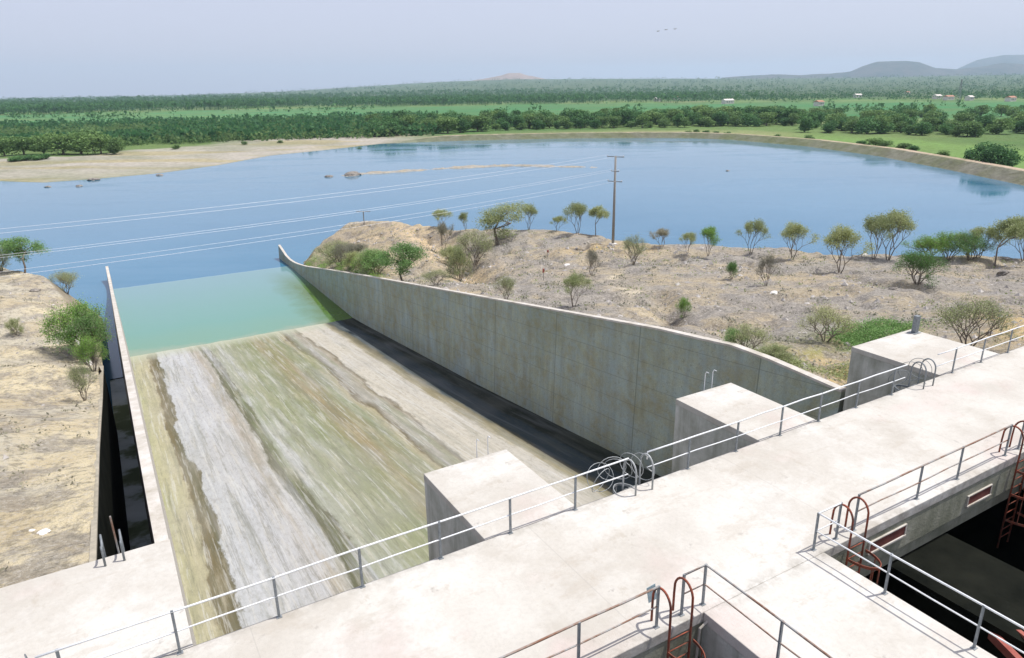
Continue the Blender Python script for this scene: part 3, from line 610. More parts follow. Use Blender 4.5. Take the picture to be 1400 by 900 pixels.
# ------------------------------------------------------------------ ladders
def arc(cx, cy, cz, r, a0, a1, plane, n=12, rz=None):
    out = []
    for i in range(n+1):
        a = R(a0+(a1-a0)*i/n); u, v = r*math.cos(a), (rz or r)*math.sin(a)
        out.append((cx+u, cy+v, cz) if plane == 'xy' else (cx, cy+u, cz+v) if plane == 'yz' else (cx+u, cy, cz+v))
    return out
def cage_ladder(label, x, y, sgn, mat, w=.62, hoops=(-.38,-1.2,-2.1), top=1.0, depth=-3.2, loops=(), cat='ladder', group='caged ladders hung from the bridge', hr=.36):
    """ladder on an edge at y; sgn=+1 hangs toward +Y, -1 toward -Y"""
    t = thing('cage_ladder', label, cat, (x, y, 0), group); yo = y+sgn*.16
    for s in (-1, 1):
        xx = x+s*w/2
        pts = [(xx, yo, depth), (xx, yo, -.2), (xx, yo, .45)]
        pts += [(xx, yo-sgn*.28+sgn*.28*math.cos(R(a)), .62+(top-.62)*math.sin(R(a))) for a in range(15, 166, 15)]
        pts += [(xx, yo-sgn*.56, .45), (xx, yo-sgn*.56, .0)]
        MB().tube(pts, .027).build('stringer', mat, t, True)
    for k in range(int((-.1-depth)/.3)): MB().tube([(x-w/2, yo, -.12-k*.3), (x+w/2, yo, -.12-k*.3)], .014, 6).build('rung', mat, t, True)
    for hz in hoops:
        pts = arc(x, yo+sgn*.05, hz, w/2+.05, 0, 180*sgn, 'xy', 16, rz=.62)
        m = MB()
        for a, b in zip(pts[:-1], pts[1:]): m.bar(a, b, .02, .075)
        m.build('cage_hoop', mat, t)
    m = MB()
    if len(hoops) > 1:
        for a in (30, 60, 90, 120, 150):
            px_, py_ = x+(w/2+.05)*math.cos(R(a)), yo+sgn*.05+sgn*.62*math.sin(R(a)); m.bar((px_, py_, hoops[0]), (px_, py_, hoops[-1]), .035, .012)
        m.build('cage_bars', mat, t)
    for (cx, cy, cz, rr_, ax, ay, az) in loops:
        e = Vector((ax, ay, az)).normalized(); a = e.cross(Vector((0,0,1))).normalized(); b = a.cross(e)
        MB().tube([Vector((cx,cy,cz))+(a*math.cos(2*PI*k/20)+b*math.sin(2*PI*k/20))*rr_ for k in range(20)], .011, 6, closed=True).build('cage_hoop', mat, t, True)
    return t
cage_ladder('rusty brown hooped ladder left of the walkway arm with a blue-grey tag', 9.16, DY0, -1, RUST)
cage_ladder('rusty brown hooped ladder right of the walkway arm above the dark pit', 15.16, DY0, -1, RUST)
cage_ladder('rusty ladder at the right edge beyond the half rusted railing', 23.35, DY0, -1, RUST)
L1 = [(11.55,14.2,.55,.42,.4,.9,.15),(11.9,14.35,.35,.42,.7,.6,.3),(11.2,14.25,.25,.4,-.3,.9,.3),(12.15,14.05,.55,.40,.9,.3,.1),(11.45,14.6,.1,.42,.2,.8,-.4),(12.5,13.95,.45,.42,1,.25,0)]
cage_ladder('tangled galvanised ladder cage over the chute between the two nearest piers', 12.1, DY1, 1, DULL, loops=L1)
L2 = [(26.0,14.1,.45,.42,.8,.5,.2),(26.45,14.0,.5,.42,1,.2,.1),(25.6,14.3,.2,.38,.4,.8,.3)]
cage_ladder('grey ladder cage beside the widest pier', 26.1, DY1, 1, GREY, loops=L2)
L3 = [(-2.75,14.1,.55,.4,.6,.6,.2),(-2.95,14.2,.35,.42,.3,.8,.2),(-2.6,14.05,.5,.38,.9,.2,.1)]
cage_ladder('galvanised ladder cage cut by the lower left corner of the picture', -2.85, DY1, 1, GREY, loops=L3, depth=-.6, hoops=(-.3,), top=.95)
cage_ladder('thin ladder hoops sticking up over the edge of the narrow dark channel', -1.12, 18.2, 1, GREY, w=.42, hoops=(-.6,), top=.42)
MB().tube([(-1.0,18.28,-1.5),(-1.03,18.28,1.05)], .022).build('steel_post', OLDR); tag(bpy.data.objects['steel_post'], 'brown upright pipe at the head of the narrow channel', 'post')
# tag plate on the ladder
mb = MB(); mb.bar((9.0,9.5,.35),(8.96,9.55,.72),.24,.012); tag(mb.build('tag_plate', m_simple('bluegrey_plate',(.22,.30,.33),(.30,.38,.40),4)), 'blue-grey metal plate leaning on the rusty ladder left of the arm', 'plate')
# pipes and posts on the pier ends
for x, y, h, r, lab in ((9.05,17.85,.6,.014,'thin left pipe behind the nearest pier'),(9.45,17.85,.6,.014,'thin right pipe behind the nearest pier'),(18.9,17.85,.7,.014,'thin left pipe behind the middle pier'),(19.3,17.85,.7,.014,'thin right pipe behind the middle pier')):
    m = MB(); m.tube([(x,y,-3),(x,y,h-.1),(x,y-.05,h),(x,y-.18,h)], r, 8); tag(m.build('ladder_pipe', GALV), lab, 'pipe')
t = thing('bollard', 'square grey steel post on the far corner of the widest pier', 'post', (31.75,17.35,0))
MB().box(31.62,31.88,17.25,17.45,.02,.82).build('shaft', GREY, t, bevel=.01); MB().box(31.45,31.95,17.15,17.55,.002,.02).build('base_plate', GREY, t)
mb = MB(); mb.tube([(10.06+.12,8.8,-.05),(10.18-.35,8.86,-.3),(9.78,8.9,-2.6)], .03); tag(mb.build('conduit_pipe', COPE), 'pale conduit pipe running down beside the walkway arm', 'pipe')

# ------------------------------------------------------------------ power line
pb = at(838,333,-8.0); pb[2] = -8.1
def pole(label, x, y, z0, ztop, grp='power poles'):
    t = thing('power_pole', label, 'power pole', (x, y, z0), grp)
    MB().tube([(x,y,z0-.5),(x,y,ztop)], .19, 12, .12).build('shaft', POLE, t, True)
    MB().box(x-.4,x+.4,y-.4,y+.4,z0-.3,z0+.12).build('footing', PALE, t)
    d = Vector((.41,-.91,0))    # arms across the line
    for dz, hw in ((-.1,1.15),(-1.85,.55),(-3.1,1.0)):
        c = Vector((x,y,ztop+dz)); MB().bar(c-d*hw, c+d*hw, .09, .1).build('crossarm', GREY, t)
        for s in (-1, 1):
            e = c+d*hw*s*.95; MB().tube([e+Vector((0,0,.04)), e+Vector((0,0,.12)), e+Vector((0,0,.2))], .05, 8, .03).build('insulator', PALE, t)
    return [[Vector((x,y,ztop+dz+.2))+d*hw*s*.95 for s in (-1,1)] for dz, hw in ((-.1,1.15),(-1.85,.55),(-3.1,1.0))]
A = pole('tall concrete power pole with three crossarms on the headland', pb[0], pb[1], pb[2], 2.95)
bx, by = -118.0, 41.0; zg = float(left_h(bx, by))
B = pole('power pole beyond the left edge of the picture', bx, by, zg, 10.5)
names = ['topmost', 'middle', 'lowest']; nf = ['nearer', 'farther']
for i in range(3):
    for s in range(2):
        a, b = A[i][s], B[i][s]; pts = [a.lerp(b, k/30)-Vector((0,0,3.9*4*(k/30)*(1-k/30))) for k in range(31)]
        tag(MB().tube(pts, .009, 5).build('power_line', WIRE, None, True), f'{nf[1-s]} wire of the {names[i]} pair running left from the pole over the water', 'wire', 'power lines over the water')

# ------------------------------------------------------------------ vegetation
def quads(C, S, seed, flat=0.):
    g = np.random.default_rng(seed); n = len(C)
    a = g.normal(size=(n, 3)); a[:, 2] *= (1-flat); a /= np.linalg.norm(a, axis=1)[:, None]
    b = g.normal(size=(n, 3)); b -= a*(a*b).sum(1)[:, None]; b /= np.linalg.norm(b, axis=1)[:, None]
    S = np.asarray(S).reshape(-1, 1)*np.ones((n, 1)); a = a*S; b = b*S*.6
    V = np.stack([C-a, C+b, C+a, C-b], 1).reshape(-1, 3); F = np.arange(4*n).reshape(-1, 4); return V, F
def np_mesh(name, V, F, mat):
    me = bpy.data.meshes.new(name); V = np.asarray(V, np.float32); F = np.asarray(F, np.int32)
    me.vertices.add(len(V)); me.vertices.foreach_set('co', V.ravel()); me.loops.add(F.size); me.loops.foreach_set('vertex_index', F.ravel())
    me.polygons.add(len(F)); me.polygons.foreach_set('loop_start', np.arange(0, F.size, 4, dtype=np.int32)); me.update(calc_edges=True); me.materials.append(mat); return me
def scrub_meshes(kind, seed, leafmat):
    """unit tree: height 1, half width ~.5; returns (wood mesh, leaf mesh)"""
    rd = random.Random(seed); wood = MB(); tips = []
    K = dict(umbrella=dict(st=1, d=6, sp=.62, up=.2, l0=.28, lf=.74), vase=dict(st=3, d=5, sp=.42, up=.55, l0=.26, lf=.80), bush=dict(st=7, d=4, sp=.55, up=.28, l0=.22, lf=.82), sparse=dict(st=5, d=5, sp=.48, up=.42, l0=.2, lf=.84))[kind]
    def grow(p, d, L, r, k):
        q = p + d*L; mid = (p+q)/2 + Vector((rd.gauss(0,.03*L), rd.gauss(0,.03*L), 0)); wood.tube([p, mid, q], r, 5 if k > 1 else 3, r*.7)
        if k <= 2: tips.append((q, k)); tips.append((mid, k))
        if k == 0: return
        for j in range(3 if rd.random() < .55 else 2):
            e = Vector((rd.gauss(0,1), rd.gauss(0,1), rd.gauss(0,.45))).normalized()
            nd = (d*(1-K['sp']) + e*K['sp'] + Vector((0,0,K['up']*.35))).normalized()
            if kind == 'umbrella' and q.z > .7: nd.z *= .35; nd.normalize()
            grow(q, nd, L*K['lf']*rd.uniform(.8,1.1), r*.64, k-1)
    for s in range(K['st']):
        a = 2*PI*(s+rd.random()*.6)/K['st']; lean = 0.08 if K['st'] == 1 else rd.uniform(.25,.6) if kind == 'vase' else rd.uniform(.2,1.0)
        grow(Vector((.02*math.cos(a), .02*math.sin(a), -.03)), Vector((math.cos(a)*lean, math.sin(a)*lean, 1)).normalized(), K['l0']*(1.2 if K['st'] == 1 else 1), .021 if K['st'] == 1 else .014, K['d'])
    P = np.array([tuple(t[0]) for t in tips]); k = np.array([t[1] for t in tips])
    g = np.random.default_rng(seed); nl = dict(umbrella=26, vase=20, bush=30, sparse=16)[kind]
    idx = g.integers(0, len(P), int(min(len(P)*nl, dict(umbrella=9000, vase=8500, bush=11000, sparse=7000)[kind])))
    Cn = P[idx] + g.normal(size=(len(idx), 3))*np.array([.05,.05,.03]); Cn = Cn[Cn[:, 2] > .04]
    wv = np.array(wood.v); hi = np.percentile(Cn[:, 2], 98); wd = np.percentile(np.abs(Cn[:, :2]), 96)
    sc3 = np.array([.5/wd, .5/wd, 1/hi]); V, F = quads(Cn*sc3, g.uniform(.006,.0155,len(Cn))*(1.15 if kind != 'sparse' else .9), seed)
    wood.v = [tuple(p) for p in (wv*sc3)]
    wm = bpy.data.meshes.new('trunk'); wm.from_pydata(wood.v, [], wood.f); wm.materials.append(BARK)
    return wm, np_mesh('crown', V, F, leafmat)
LIB = {}
for i, (kind, mat) in enumerate([('umbrella', L_OLV), ('umbrella', L_GRN), ('vase', L_OLV), ('vase', L_OLV), ('vase', L_DRY), ('bush', L_GRN), ('bush', L_BRT), ('bush', L_DRK), ('bush', L_OLV), ('sparse', L_OLV), ('sparse', L_DRY), ('vase', L_BRT), ('umbrella', L_OLV)]):
    LIB[i] = scrub_meshes(kind, 100+i, mat)
def plant(name, label, cat, lib, px, py, top, wpx, hf=pen_h, group=None, rot=None):
    p = on_height(px, py, hf)
    for dy in range(1, 26):
        if p is not None and p[2] > -12.6: break
        p = on_height(px, py+dy, hf)
    if p is None: print('no ground for', label); return
    k = px_per_m(p); h = (py-top)/k*1.06; w = wpx/k*.88
    if hf is pen_h: p[0] = max(p[0], 28.2+.5*w)
    t = thing(name, label, cat, (p[0], p[1], float(hf(p[0], p[1]))-.05), group); t.rotation_euler.z = rot if rot is not None else random.uniform(0, 6.28)
    t.scale = (w, w, h)
    for nm, me in zip(('trunk', 'crown'), LIB[lib]):
        c = bpy.data.objects.new(nm, me); COL.objects.link(c); c.parent = t
    return t
G = 'thorn trees on the headland'
for a in [
 ('thorn_tree','pale bushy thorn tree on the skyline at the head of the yellow gully',2,602,311,289,34),
 ('thorn_tree','tiny thin skyline tree between the gully tree and the umbrella tree',3,637,315,292,20),
 ('thorn_tree','broad umbrella shaped thorn tree with one stout trunk left of centre',0,681,335,284,82),
 ('thorn_tree','slender skyline tree just right of the umbrella tree',3,723,313,282,28),
 ('thorn_tree','little round skyline tree left of the pair by the pole',2,762,312,293,22),
 ('thorn_tree','left tree of the spreading pair beside the power pole',2,790,317,278,40),
 ('thorn_tree','right tree of the spreading pair beside the power pole',12,815,316,281,40),
 ('thorn_tree','grey-green leaning tree inside the gully',4,606,345,308,28),
 ('thorn_tree','feathery grey-green tree in the gully',9,650,362,318,54),
 ('shrub','dark tangled shrub at the bottom of the gully',8,629,384,340,34),
 ('thorn_tree','large green spreading tree just behind the right spillway wall',1,531,386,335,88),
 ('shrub','leftmost bright green shrub peeping over the far end of the wall',6,436,361,349,30),
 ('shrub','second bright green shrub behind the far end of the wall',6,456,371,351,44),
 ('shrub','third bright green shrub behind the wall, next to the large green tree',5,487,378,346,50),
 ('shrub','greyish shrub on the steep tip of the headland',10,466,340,312,46),
 ('shrub','olive shrub hanging on the slope at the headland tip',8,452,352,330,32),
 ('shrub','grey shrub below the small T post',4,488,350,322,36),
 ('shrub','dark olive shrub lowest on the steep tip slope above the bright green ones',8,444,345,318,44),
 ('shrub','grey feathery shrub reaching out over the water at the headland tip',9,458,330,306,52),
 ('shrub','wide grey shrub left of the large green tree',8,505,372,345,48),
 ('shrub','low grey bush right of the large green tree behind the wall',9,585,392,372,40),
 ('shrub','olive bush on the far side of the yellow gully',8,618,362,338,36),
 ('shrub','grey-green shrub against the wall left of the seam',9,690,412,378,34),
 ('shrub','yellow-green dry shrub above the middle of the wall',2,784,420,377,44),
 ('shrub','small round grey shrub above the path',10,808,376,343,26),
 ('shrub','round olive shrub just right of the power pole',9,866,362,325,38),
 ('thorn_tree','faint low tree on the skyline right of the pole',4,905,338,315,34),
 ('thorn_tree','small dark tree at the left of the right hand skyline group',2,940,347,319,24),
 ('thorn_tree','bright green small tree on the skyline right of the pole',11,968,350,313,34),
 ('thorn_tree','vase shaped olive tree right of the bright green skyline tree',2,1026,347,304,38),
 ('thorn_tree','twin stemmed olive tree in the middle of the skyline group',3,1083,353,307,46),
 ('thorn_tree','leaning olive tree standing forward of the skyline group with its own shadow',3,1148,373,313,60),
 ('thorn_tree','left tree of the tall pair on the skyline',2,1194,355,300,50),
 ('thorn_tree','right and tallest tree of the pair on the skyline',3,1214,356,294,62),
 ('thorn_tree','wide olive thorn tree near the right edge',12,1361,366,304,82),
 ('thorn_tree','low thorn tree behind the wide one near the right edge',2,1338,352,312,50),
 ('thorn_tree','olive tree cut by the right edge of the picture',3,1400,358,308,50),
 ('shrub','dense dark green shrub on a grey mound right of centre',7,1254,388,347,58),
 ('shrub','bright green bush behind the skyline at the right, first of three',6,1268,353,326,56),
 ('shrub','bright green bush behind the skyline at the right, middle of three',6,1296,354,320,52),
 ('shrub','bright green bush behind the skyline at the right, last of three',5,1325,356,321,50),
 ('shrub','thin grey bare shrub in the middle of the stony slope',10,1047,391,350,28),
 ('shrub','tiny dark green shrub on the stony slope',7,1000,382,359,20),
 ('shrub','small bright green sapling above the wall bend',6,934,434,408,20),
 ('shrub','wide straggly grey-green shrub above the right end of the wall',9,1128,467,422,70),
 ('shrub','straggly shrub touching the wall top below the sapling',9,1012,478,442,60),
 ('shrub','small green shrub beside the straggly one at the wall top',5,990,473,448,34),
 ('shrub','yellow-green low shrub behind the sloping end of the wall',8,1042,495,474,46),
 ('shrub','large sparse olive shrub behind the railing at the right',9,1322,478,410,92)]:
    plant(a[0], a[1], 'tree' if 'tree' in a[0] else 'shrub', *a[2:], group=G if a[0] == 'thorn_tree' else 'shrubs on the headland')
for a in [('thorn_tree','flat topped green tree at the upper left edge of the bank',1,32,374,331,76),('shrub','thin pale green shrub hanging at the rocky corner of the left bank',9,92,402,372,44),
 ('shrub','dense bright green bush overhanging the narrow channel',6,112,482,418,80),('shrub','darker green bush mixed into the dense one over the channel',5,126,492,430,64),('shrub','lower part bush drooping beside the wing wall',6,128,508,462,40),('shrub','small green shrub on the left bank edge with a dark shadow',9,116,548,500,38),
 ('shrub','little dull shrub alone on the left bank',8,22,458,436,22),('shrub','green shrub cut off by the left edge on top of the bank',8,2,372,338,36)]:
    plant(a[0], a[1], 'tree' if 'tree' in a[0] else 'shrub', *a[2:], hf=left_h, group='shrubs on the left bank')

# dry brush and small stones (uncountable)
def scatter_stuff(name, label, n, xr, yr, hf, poly, mat, size, hgt, seed, q=5, clump=.35):
    g = np.random.default_rng(seed); x = g.uniform(*xr, n); y = g.uniform(*yr, n); ok = poly_sd(x, y, poly) < -.3
    ok &= (fbm(x/6, y/6, seed)+g.uniform(-.35, .35, n)) > .0
    x, y = x[ok], y[ok]; z = hf(x, y); m = len(x); sc_ = g.uniform(.5, 1.4, m)
    i = np.repeat(np.arange(m), q); C_ = np.stack([x[i], y[i], z[i]], 1) + g.normal(size=(m*q, 3))*np.array([clump, clump, 0])*sc_[i][:, None]
    C_[:, 2] += np.abs(g.normal(size=m*q))*hgt*sc_[i]
    V, F = quads(C_, g.uniform(size*.5, size*1.3, m*q), seed); o = bpy.data.objects.new(name, np_mesh(name, V, F, mat)); COL.objects.link(o); tag(o, label, None, None, 'stuff'); return o
scatter_stuff('dry_brush', 'grey dry brushwood and tufts scattered over the headland', 3600, (28.3,100), (12,128), pen_h, pen_poly, L_DRY, .10, .13, 5, 12, .4)
scatter_stuff('dry_brush', 'grey dry tufts on the left bank', 700, (-24,-2.3), (19,105), left_h, lb_poly, L_DRY, .08, .10, 6, 12, .3)
scatter_stuff('weeds', 'small olive green weeds on the headland', 1500, (28.3,100), (12,128), pen_h, pen_poly, L_OLV, .09, .15, 8, 10, .3)
def grass_patch(label, pxs, n, r, hf, mat, seed, hg=.45):
    g = np.random.default_rng(seed); C_ = []
    for px_, py_ in pxs:
        p = on_height(px_, py_, hf)
        if p is None: continue
        xy = p[:2]+g.normal(size=(n, 2))*r
        if hf is pen_h: xy = xy[xy[:, 0] > 28.4]
        C_.append(np.c_[xy, hf(xy[:, 0], xy[:, 1])+np.abs(g.normal(size=len(xy)))*hg*.5])
    V, F = quads(np.concatenate(C_), g.uniform(.02,.07,sum(map(len, C_))), seed, .6); o = bpy.data.objects.new('grass', np_mesh('grass', V, F, mat)); COL.objects.link(o); tag(o, label, None, None, 'stuff')
grass_patch('fresh green grass behind the widest pier', [(1185,461),(1200,456),(1222,452),(1165,470)], 3600, .8, pen_h, L_GRN, 3)
grass_patch('yellow-green weeds behind the end of the right wall', [(1040,488),(1065,492),(1150,512),(1085,497)], 1400, .7, pen_h, L_OLV, 4, .3)
grass_patch('green growth along the foot of the headland tip', [(425,363),(440,367),(460,371),(480,375),(505,380)], 2600, 1.1, pen_h, L_BRT, 9, .9)
def boulder(label, p, s, mat=ROCK, seed=0, name='boulder', grp=None):
    import bmesh
    bm = bmesh.new(); bmesh.ops.create_icosphere(bm, subdivisions=3, radius=1); rd = np.random.default_rng(seed); o1 = rd.uniform(0, 50, 3)
    for v in bm.verts:
        k = 1+.45*float(fbm(np.array(v.co.x*1.3+o1[0]), np.array(v.co.y*1.3+v.co.z*1.7+o1[1]), seed)); v.co = Vector((v.co.x*s[0]*k, v.co.y*s[1]*k, v.co.z*s[2]*k))
    me = bpy.data.meshes.new(name); bm.to_mesh(me); bm.free(); me.materials.append(mat); o = bpy.data.objects.new(name, me); COL.objects.link(o); o.location = p; tag(o, label, 'rock', grp); return o
for i, (px_, py_, s, lab) in enumerate([(450,242,1.3,'dark boulder in the water left of the gravel bar'),(482,240,2.4,'dark boulder at the left tip of the gravel bar'),(128,246.5,1.5,'dark boulder in the shallows off the sandy beach'),(218,240,1.1,'dark boulder just off the beach, right of the others'),(66,256,.9,'small boulder in the water near the left edge'),(108,255,.9,'flat boulder in the shallows below the beach'),(995,234,.6,'lone stone breaking the surface right of the pole')]):
    boulder(lab, at(px_, py_, W), (s*1.3, s, s*.55), ROCK, i)
for i, (px_, py_, s, hf, lab) in enumerate([(775,363,.32,pen_h,'small white stone right of the red stakes'),(1182,349,.35,pen_h,'small white stone below the tall tree pair'),(1373,373,.5,pen_h,'dark round stone near the right edge'),(1222,396,.35,pen_h,'dark stone left of the dense dark shrub'),(1058,401,.3,pen_h,'pale stone below the bare shrub'),(59,729,.15,left_h,'white stone on the left bank, larger of two'),(43,726,.09,left_h,'white stone on the left bank, smaller of two'),(61,378,.5,left_h,'dark rock on the brow of the left bank'),(48,398,.45,left_h,'low brown rock on the left bank')]):
    p = on_height(px_, py_, hf)
    if p is not None: boulder(lab, p, (s*1.2, s, s*.6), PALE if 'white' in lab or 'pale' in lab else ROCK, 20+i)
def stones(label, n, xr, yr, hf, poly, mat, seed, s0, s1):
    g = np.random.default_rng(seed); x = g.uniform(*xr, n); y = g.uniform(*yr, n); ok = (poly_sd(x, y, poly) < -.5) & (fbm(x/5, y/5, seed)+g.uniform(-.4, .4, n) > .1); x, y = x[ok], y[ok]
    z = hf(x, y); m = len(x); s_ = s0+(s1-s0)*g.random(m)**4; B = np.array([(1,0,0),(0,1,0),(-1,0,0),(0,-1,0),(.1,.1,.75),(0,0,-.5)])
    V = (B[None]*g.uniform(.6, 1.4, (m, 6, 1)))*s_[:, None, None]; a = g.uniform(0, 6.28, m); c_, n_ = np.cos(a)[:, None], np.sin(a)[:, None]
    V = np.stack([V[..., 0]*c_-V[..., 1]*n_+x[:, None], V[..., 0]*n_+V[..., 1]*c_+y[:, None], V[..., 2]+z[:, None]], -1).reshape(-1, 3)
    F = np.array([(0,1,4),(1,2,4),(2,3,4),(3,0,4),(1,0,5),(2,1,5),(3,2,5),(0,3,5)]); F = (F[None]+np.arange(m)[:, None, None]*6).reshape(-1, 3)
    me = bpy.data.meshes.new('stones'); me.from_pydata(V.tolist(), [], F.tolist()); me.materials.append(mat); o = bpy.data.objects.new('stones', me); COL.objects.link(o); tag(o, label, None, None, 'stuff')
stones('loose grey and pale stones strewn over the headland', 16000, (28.3,100), (12,125), pen_h, pen_poly, ROCKL, 31, .04, .32)
stones('loose stones on the left bank', 2600, (-24,-2.2), (19,105), left_h, lb_poly, ROCKL, 32, .03, .22)
# gravel bar
pts = [tuple(at(a, b, W)[:2]) for a, b in [(474,240),(505,237.5),(540,235.5),(570,233),(600,231),(640,228.5),(700,226.5),(760,228),(815,229)]]
xs, ys = np.meshgrid(np.arange(70, 200, .8), np.arange(200, 275, .8), indexing='ij'); dl = line_d(xs, ys, pts)
wd = .5+fbm(xs/4, ys/4, 3)*3.6+1.3*(1-sm(120, 175, xs)); zz = W + np.clip((wd+.6-dl)*.28, -1.2, .5) + fbm(xs/2, ys/2, 4)*.12*(dl < wd)
cc = np.broadcast_to(col((.34,.33,.30)), xs.shape+(3,)); o = grid_mesh('gravel_bar', xs, ys, zz, NEAR, cc); tag(o, kind='structure', label='low pale gravel bar breaking the surface of the lake')
# stakes and T post
for px_, py_, h, lab in ((749,352,.9,'red topped survey stake, upper of two'),(743,384,1.2,'dark survey stake, lower of two')):
    p = on_height(px_, py_, pen_h); t = thing('stake', lab, 'stake', p); MB().tube([tuple(p-[0,0,.2]), tuple(p+[0,0,h])], .035, 6).build('stem', POLE, t); MB().box(p[0]-.09, p[0]+.09, p[1]-.05, p[1]+.05, p[2]+h*.72, p[2]+h+.05).build('cap', REDP, t)
p = on_height(498,307,pen_h); t = thing('marker_post', 'short T shaped post on the skyline at the headland tip', 'post', p)
MB().tube([tuple(p-[0,0,.3]), tuple(p+[0,0,2.4])], .09, 8).build('stem', POLE, t); MB().bar(p+[-1.1,.6,2.3], p+[1.1,-.6,2.3], .1, .1).build('crossarm', POLE, t)

# ------------------------------------------------------------------ far trees
def far_tree(seed, mat, lobes=9, nl=2600, flat=.85):
    g = np.random.default_rng(seed); L = []
    for k in range(lobes):
        a = g.uniform(0, 6.28); r = g.uniform(0, .30); L.append((r*math.cos(a), r*math.sin(a), g.uniform(.22, .74), g.uniform(.17, .27)))
    C_ = []
    for k in range(nl):
        l = L[g.integers(lobes)]; v = g.normal(size=3); v /= np.linalg.norm(v); rr_ = l[3]*g.uniform(.6, 1.05); C_.append((l[0]+v[0]*rr_, l[1]+v[1]*rr_, l[2]+v[2]*rr_*flat))
    C_ = np.array(C_); C_[:, 2] = np.maximum(C_[:, 2], .03)
    V, F = quads(C_, g.uniform(.018, .045, nl), seed); cm = np_mesh('crown', V, F, mat)
    w = MB(); w.tube([(0,0,-.05),(.01,0,.25),(0,.01,.5)], .035, 6, .02)
    for k in range(4): w.tube([(0,0,.3), (L[k][0], L[k][1], L[k][2])], .02, 5, .008)
    wm = bpy.data.meshes.new('trunk'); wm.from_pydata(w.v, [], w.f); wm.materials.append(BARK); return wm, cm
FT = [far_tree(300+i, L_FAR if i % 2 else L_FARO, 11+i) for i in range(6)]
NFT = 0
def put_far(name, label, group, x, y, h, w, lib, cat='tree'):
    global NFT; NFT += 1
    z = float(ground_h(np.array([x]), np.array([y]))[0][0]); t = thing(name, label, cat, (x, y, z-.2), group); t.rotation_euler.z = random.uniform(0, 6.28); t.scale = (w, w, h)
    for nm, me in zip(('trunk', 'crown'), FT[lib]):
        c = bpy.data.objects.new(nm, me); COL.objects.link(c); c.parent = t
def azr(px_, dist): # position at azimuth of a column and at a distance
    az = YAW + math.atan((px_-700)/FPX*math.cos(PITCH)); return dist*math.sin(az), dist*math.cos(az)
rd = random.Random(5)
# belt behind the embankment: starts at column 500, distance grows from front row backward
for row, (off, n) in enumerate(((0, 36), (18, 34), (42, 30), (72, 26), (105, 22))):
    for k in range(n):
        c = 520 + (1110-520)*(k+rd.uniform(-.35,.35))/n - row*4
        dist = np.interp(c, [500,700,900,1110], [478,530,545,572]) + off + rd.uniform(-6, 6)
        x, y = azr(c, dist)
        s = rd.uniform(9, 15) if row else rd.uniform(5.5, 12.5); put_far('belt_tree', 'leafy tree in the long dark belt behind the embankment', 'trees in the belt behind the embankment', x, y, s, s*rd.uniform(1.1, 1.75), rd.randrange(6))
for k in range(100):
    c = rd.uniform(1100, 1450); dist = 490 + 300*rd.random()**1.4 - (c-1110)*.13; x, y = azr(c, dist)
    s = rd.uniform(6, 12.5); put_far('orchard_tree', 'dark tree in the loose wood beyond the bright meadow', 'trees beyond the meadow', x, y, s, s*rd.uniform(1.1, 1.7), rd.randrange(6))
for c, dist, s, wf in ((100,432,9,2.0),(128,425,8,1.9),(146,418,7,1.6),(75,436,8.5,2.),(48,442,8,1.8),(20,446,7.5,1.9),(-8,440,8,1.8),(118,450,9,1.8),(60,462,8,1.8),(150,440,6,1.7)):
    x, y = azr(c, dist-6); put_far('acacia_tree', 'broad light green acacia in the clump on the sandy left shore', 'acacias on the left shore', x, y, s*1.35, s*wf*1.05, rd.choice((0,2,4)))
for c, dist in ((5,398),(20,400),(35,399),(48,402)):
    x, y = azr(c, dist); put_far('low_bush', 'low dark bush on the sand in front of the acacias', 'low bushes on the sand', x, y, 3.2, 8, rd.choice((1,3,5)), 'bush')
for k in range(46):
    c = rd.uniform(150, 520); dist = rd.uniform(480, 760); x, y = azr(c, dist); s = rd.uniform(3.5, 6.5)
    put_far('scrub_tree', 'small olive tree in the scrub behind the left beach', 'scrub trees behind the beach', x, y, s, s*rd.uniform(1.3, 2.1), rd.randrange(6))
for c, dist, s in ((950,392,2.6),(960,390,3),(975,388,2.4),(990,384,2.6),(1005,379,2.6),(1075,352,2.4),(1120,330,3),(1195,290,3.2),(1215,283,4.6),(1228,278,3.6),(1255,270,3.4),(1268,262,3),(1312,245,3),(235,430,3),(330,445,2.4),(380,450,2.2),(490,395,2.)):
    x, y = azr(c, dist); sd = float(poly_sd(np.array([x]), np.array([y]), lake)[0])
    while sd < 12 and c > 600: dist += 2; x, y = azr(c, dist); sd = float(poly_sd(np.array([x]), np.array([y]), lake)[0])
    put_far('low_bush', 'low green bush along the foot of the embankment or beach', 'low bushes by the embankment', x, y, s, s*2.2, rd.randrange(6), 'bush')
for c, dist, s in ((1372,232,9),(1390,236,9),(1402,228,8),(1352,240,5)):
    x, y = azr(c, dist)
    while float(poly_sd(np.array([x]), np.array([y]), lake)[0]) < 14: dist += 2; x, y = azr(c, dist)
    put_far('big_bush', 'big dark bushy tree crowding the embankment track at the right edge', 'dark trees by the track at right', x, y, s*1.0, s*1.5, rd.choice((1,3,5)))
print('far trees', NFT)
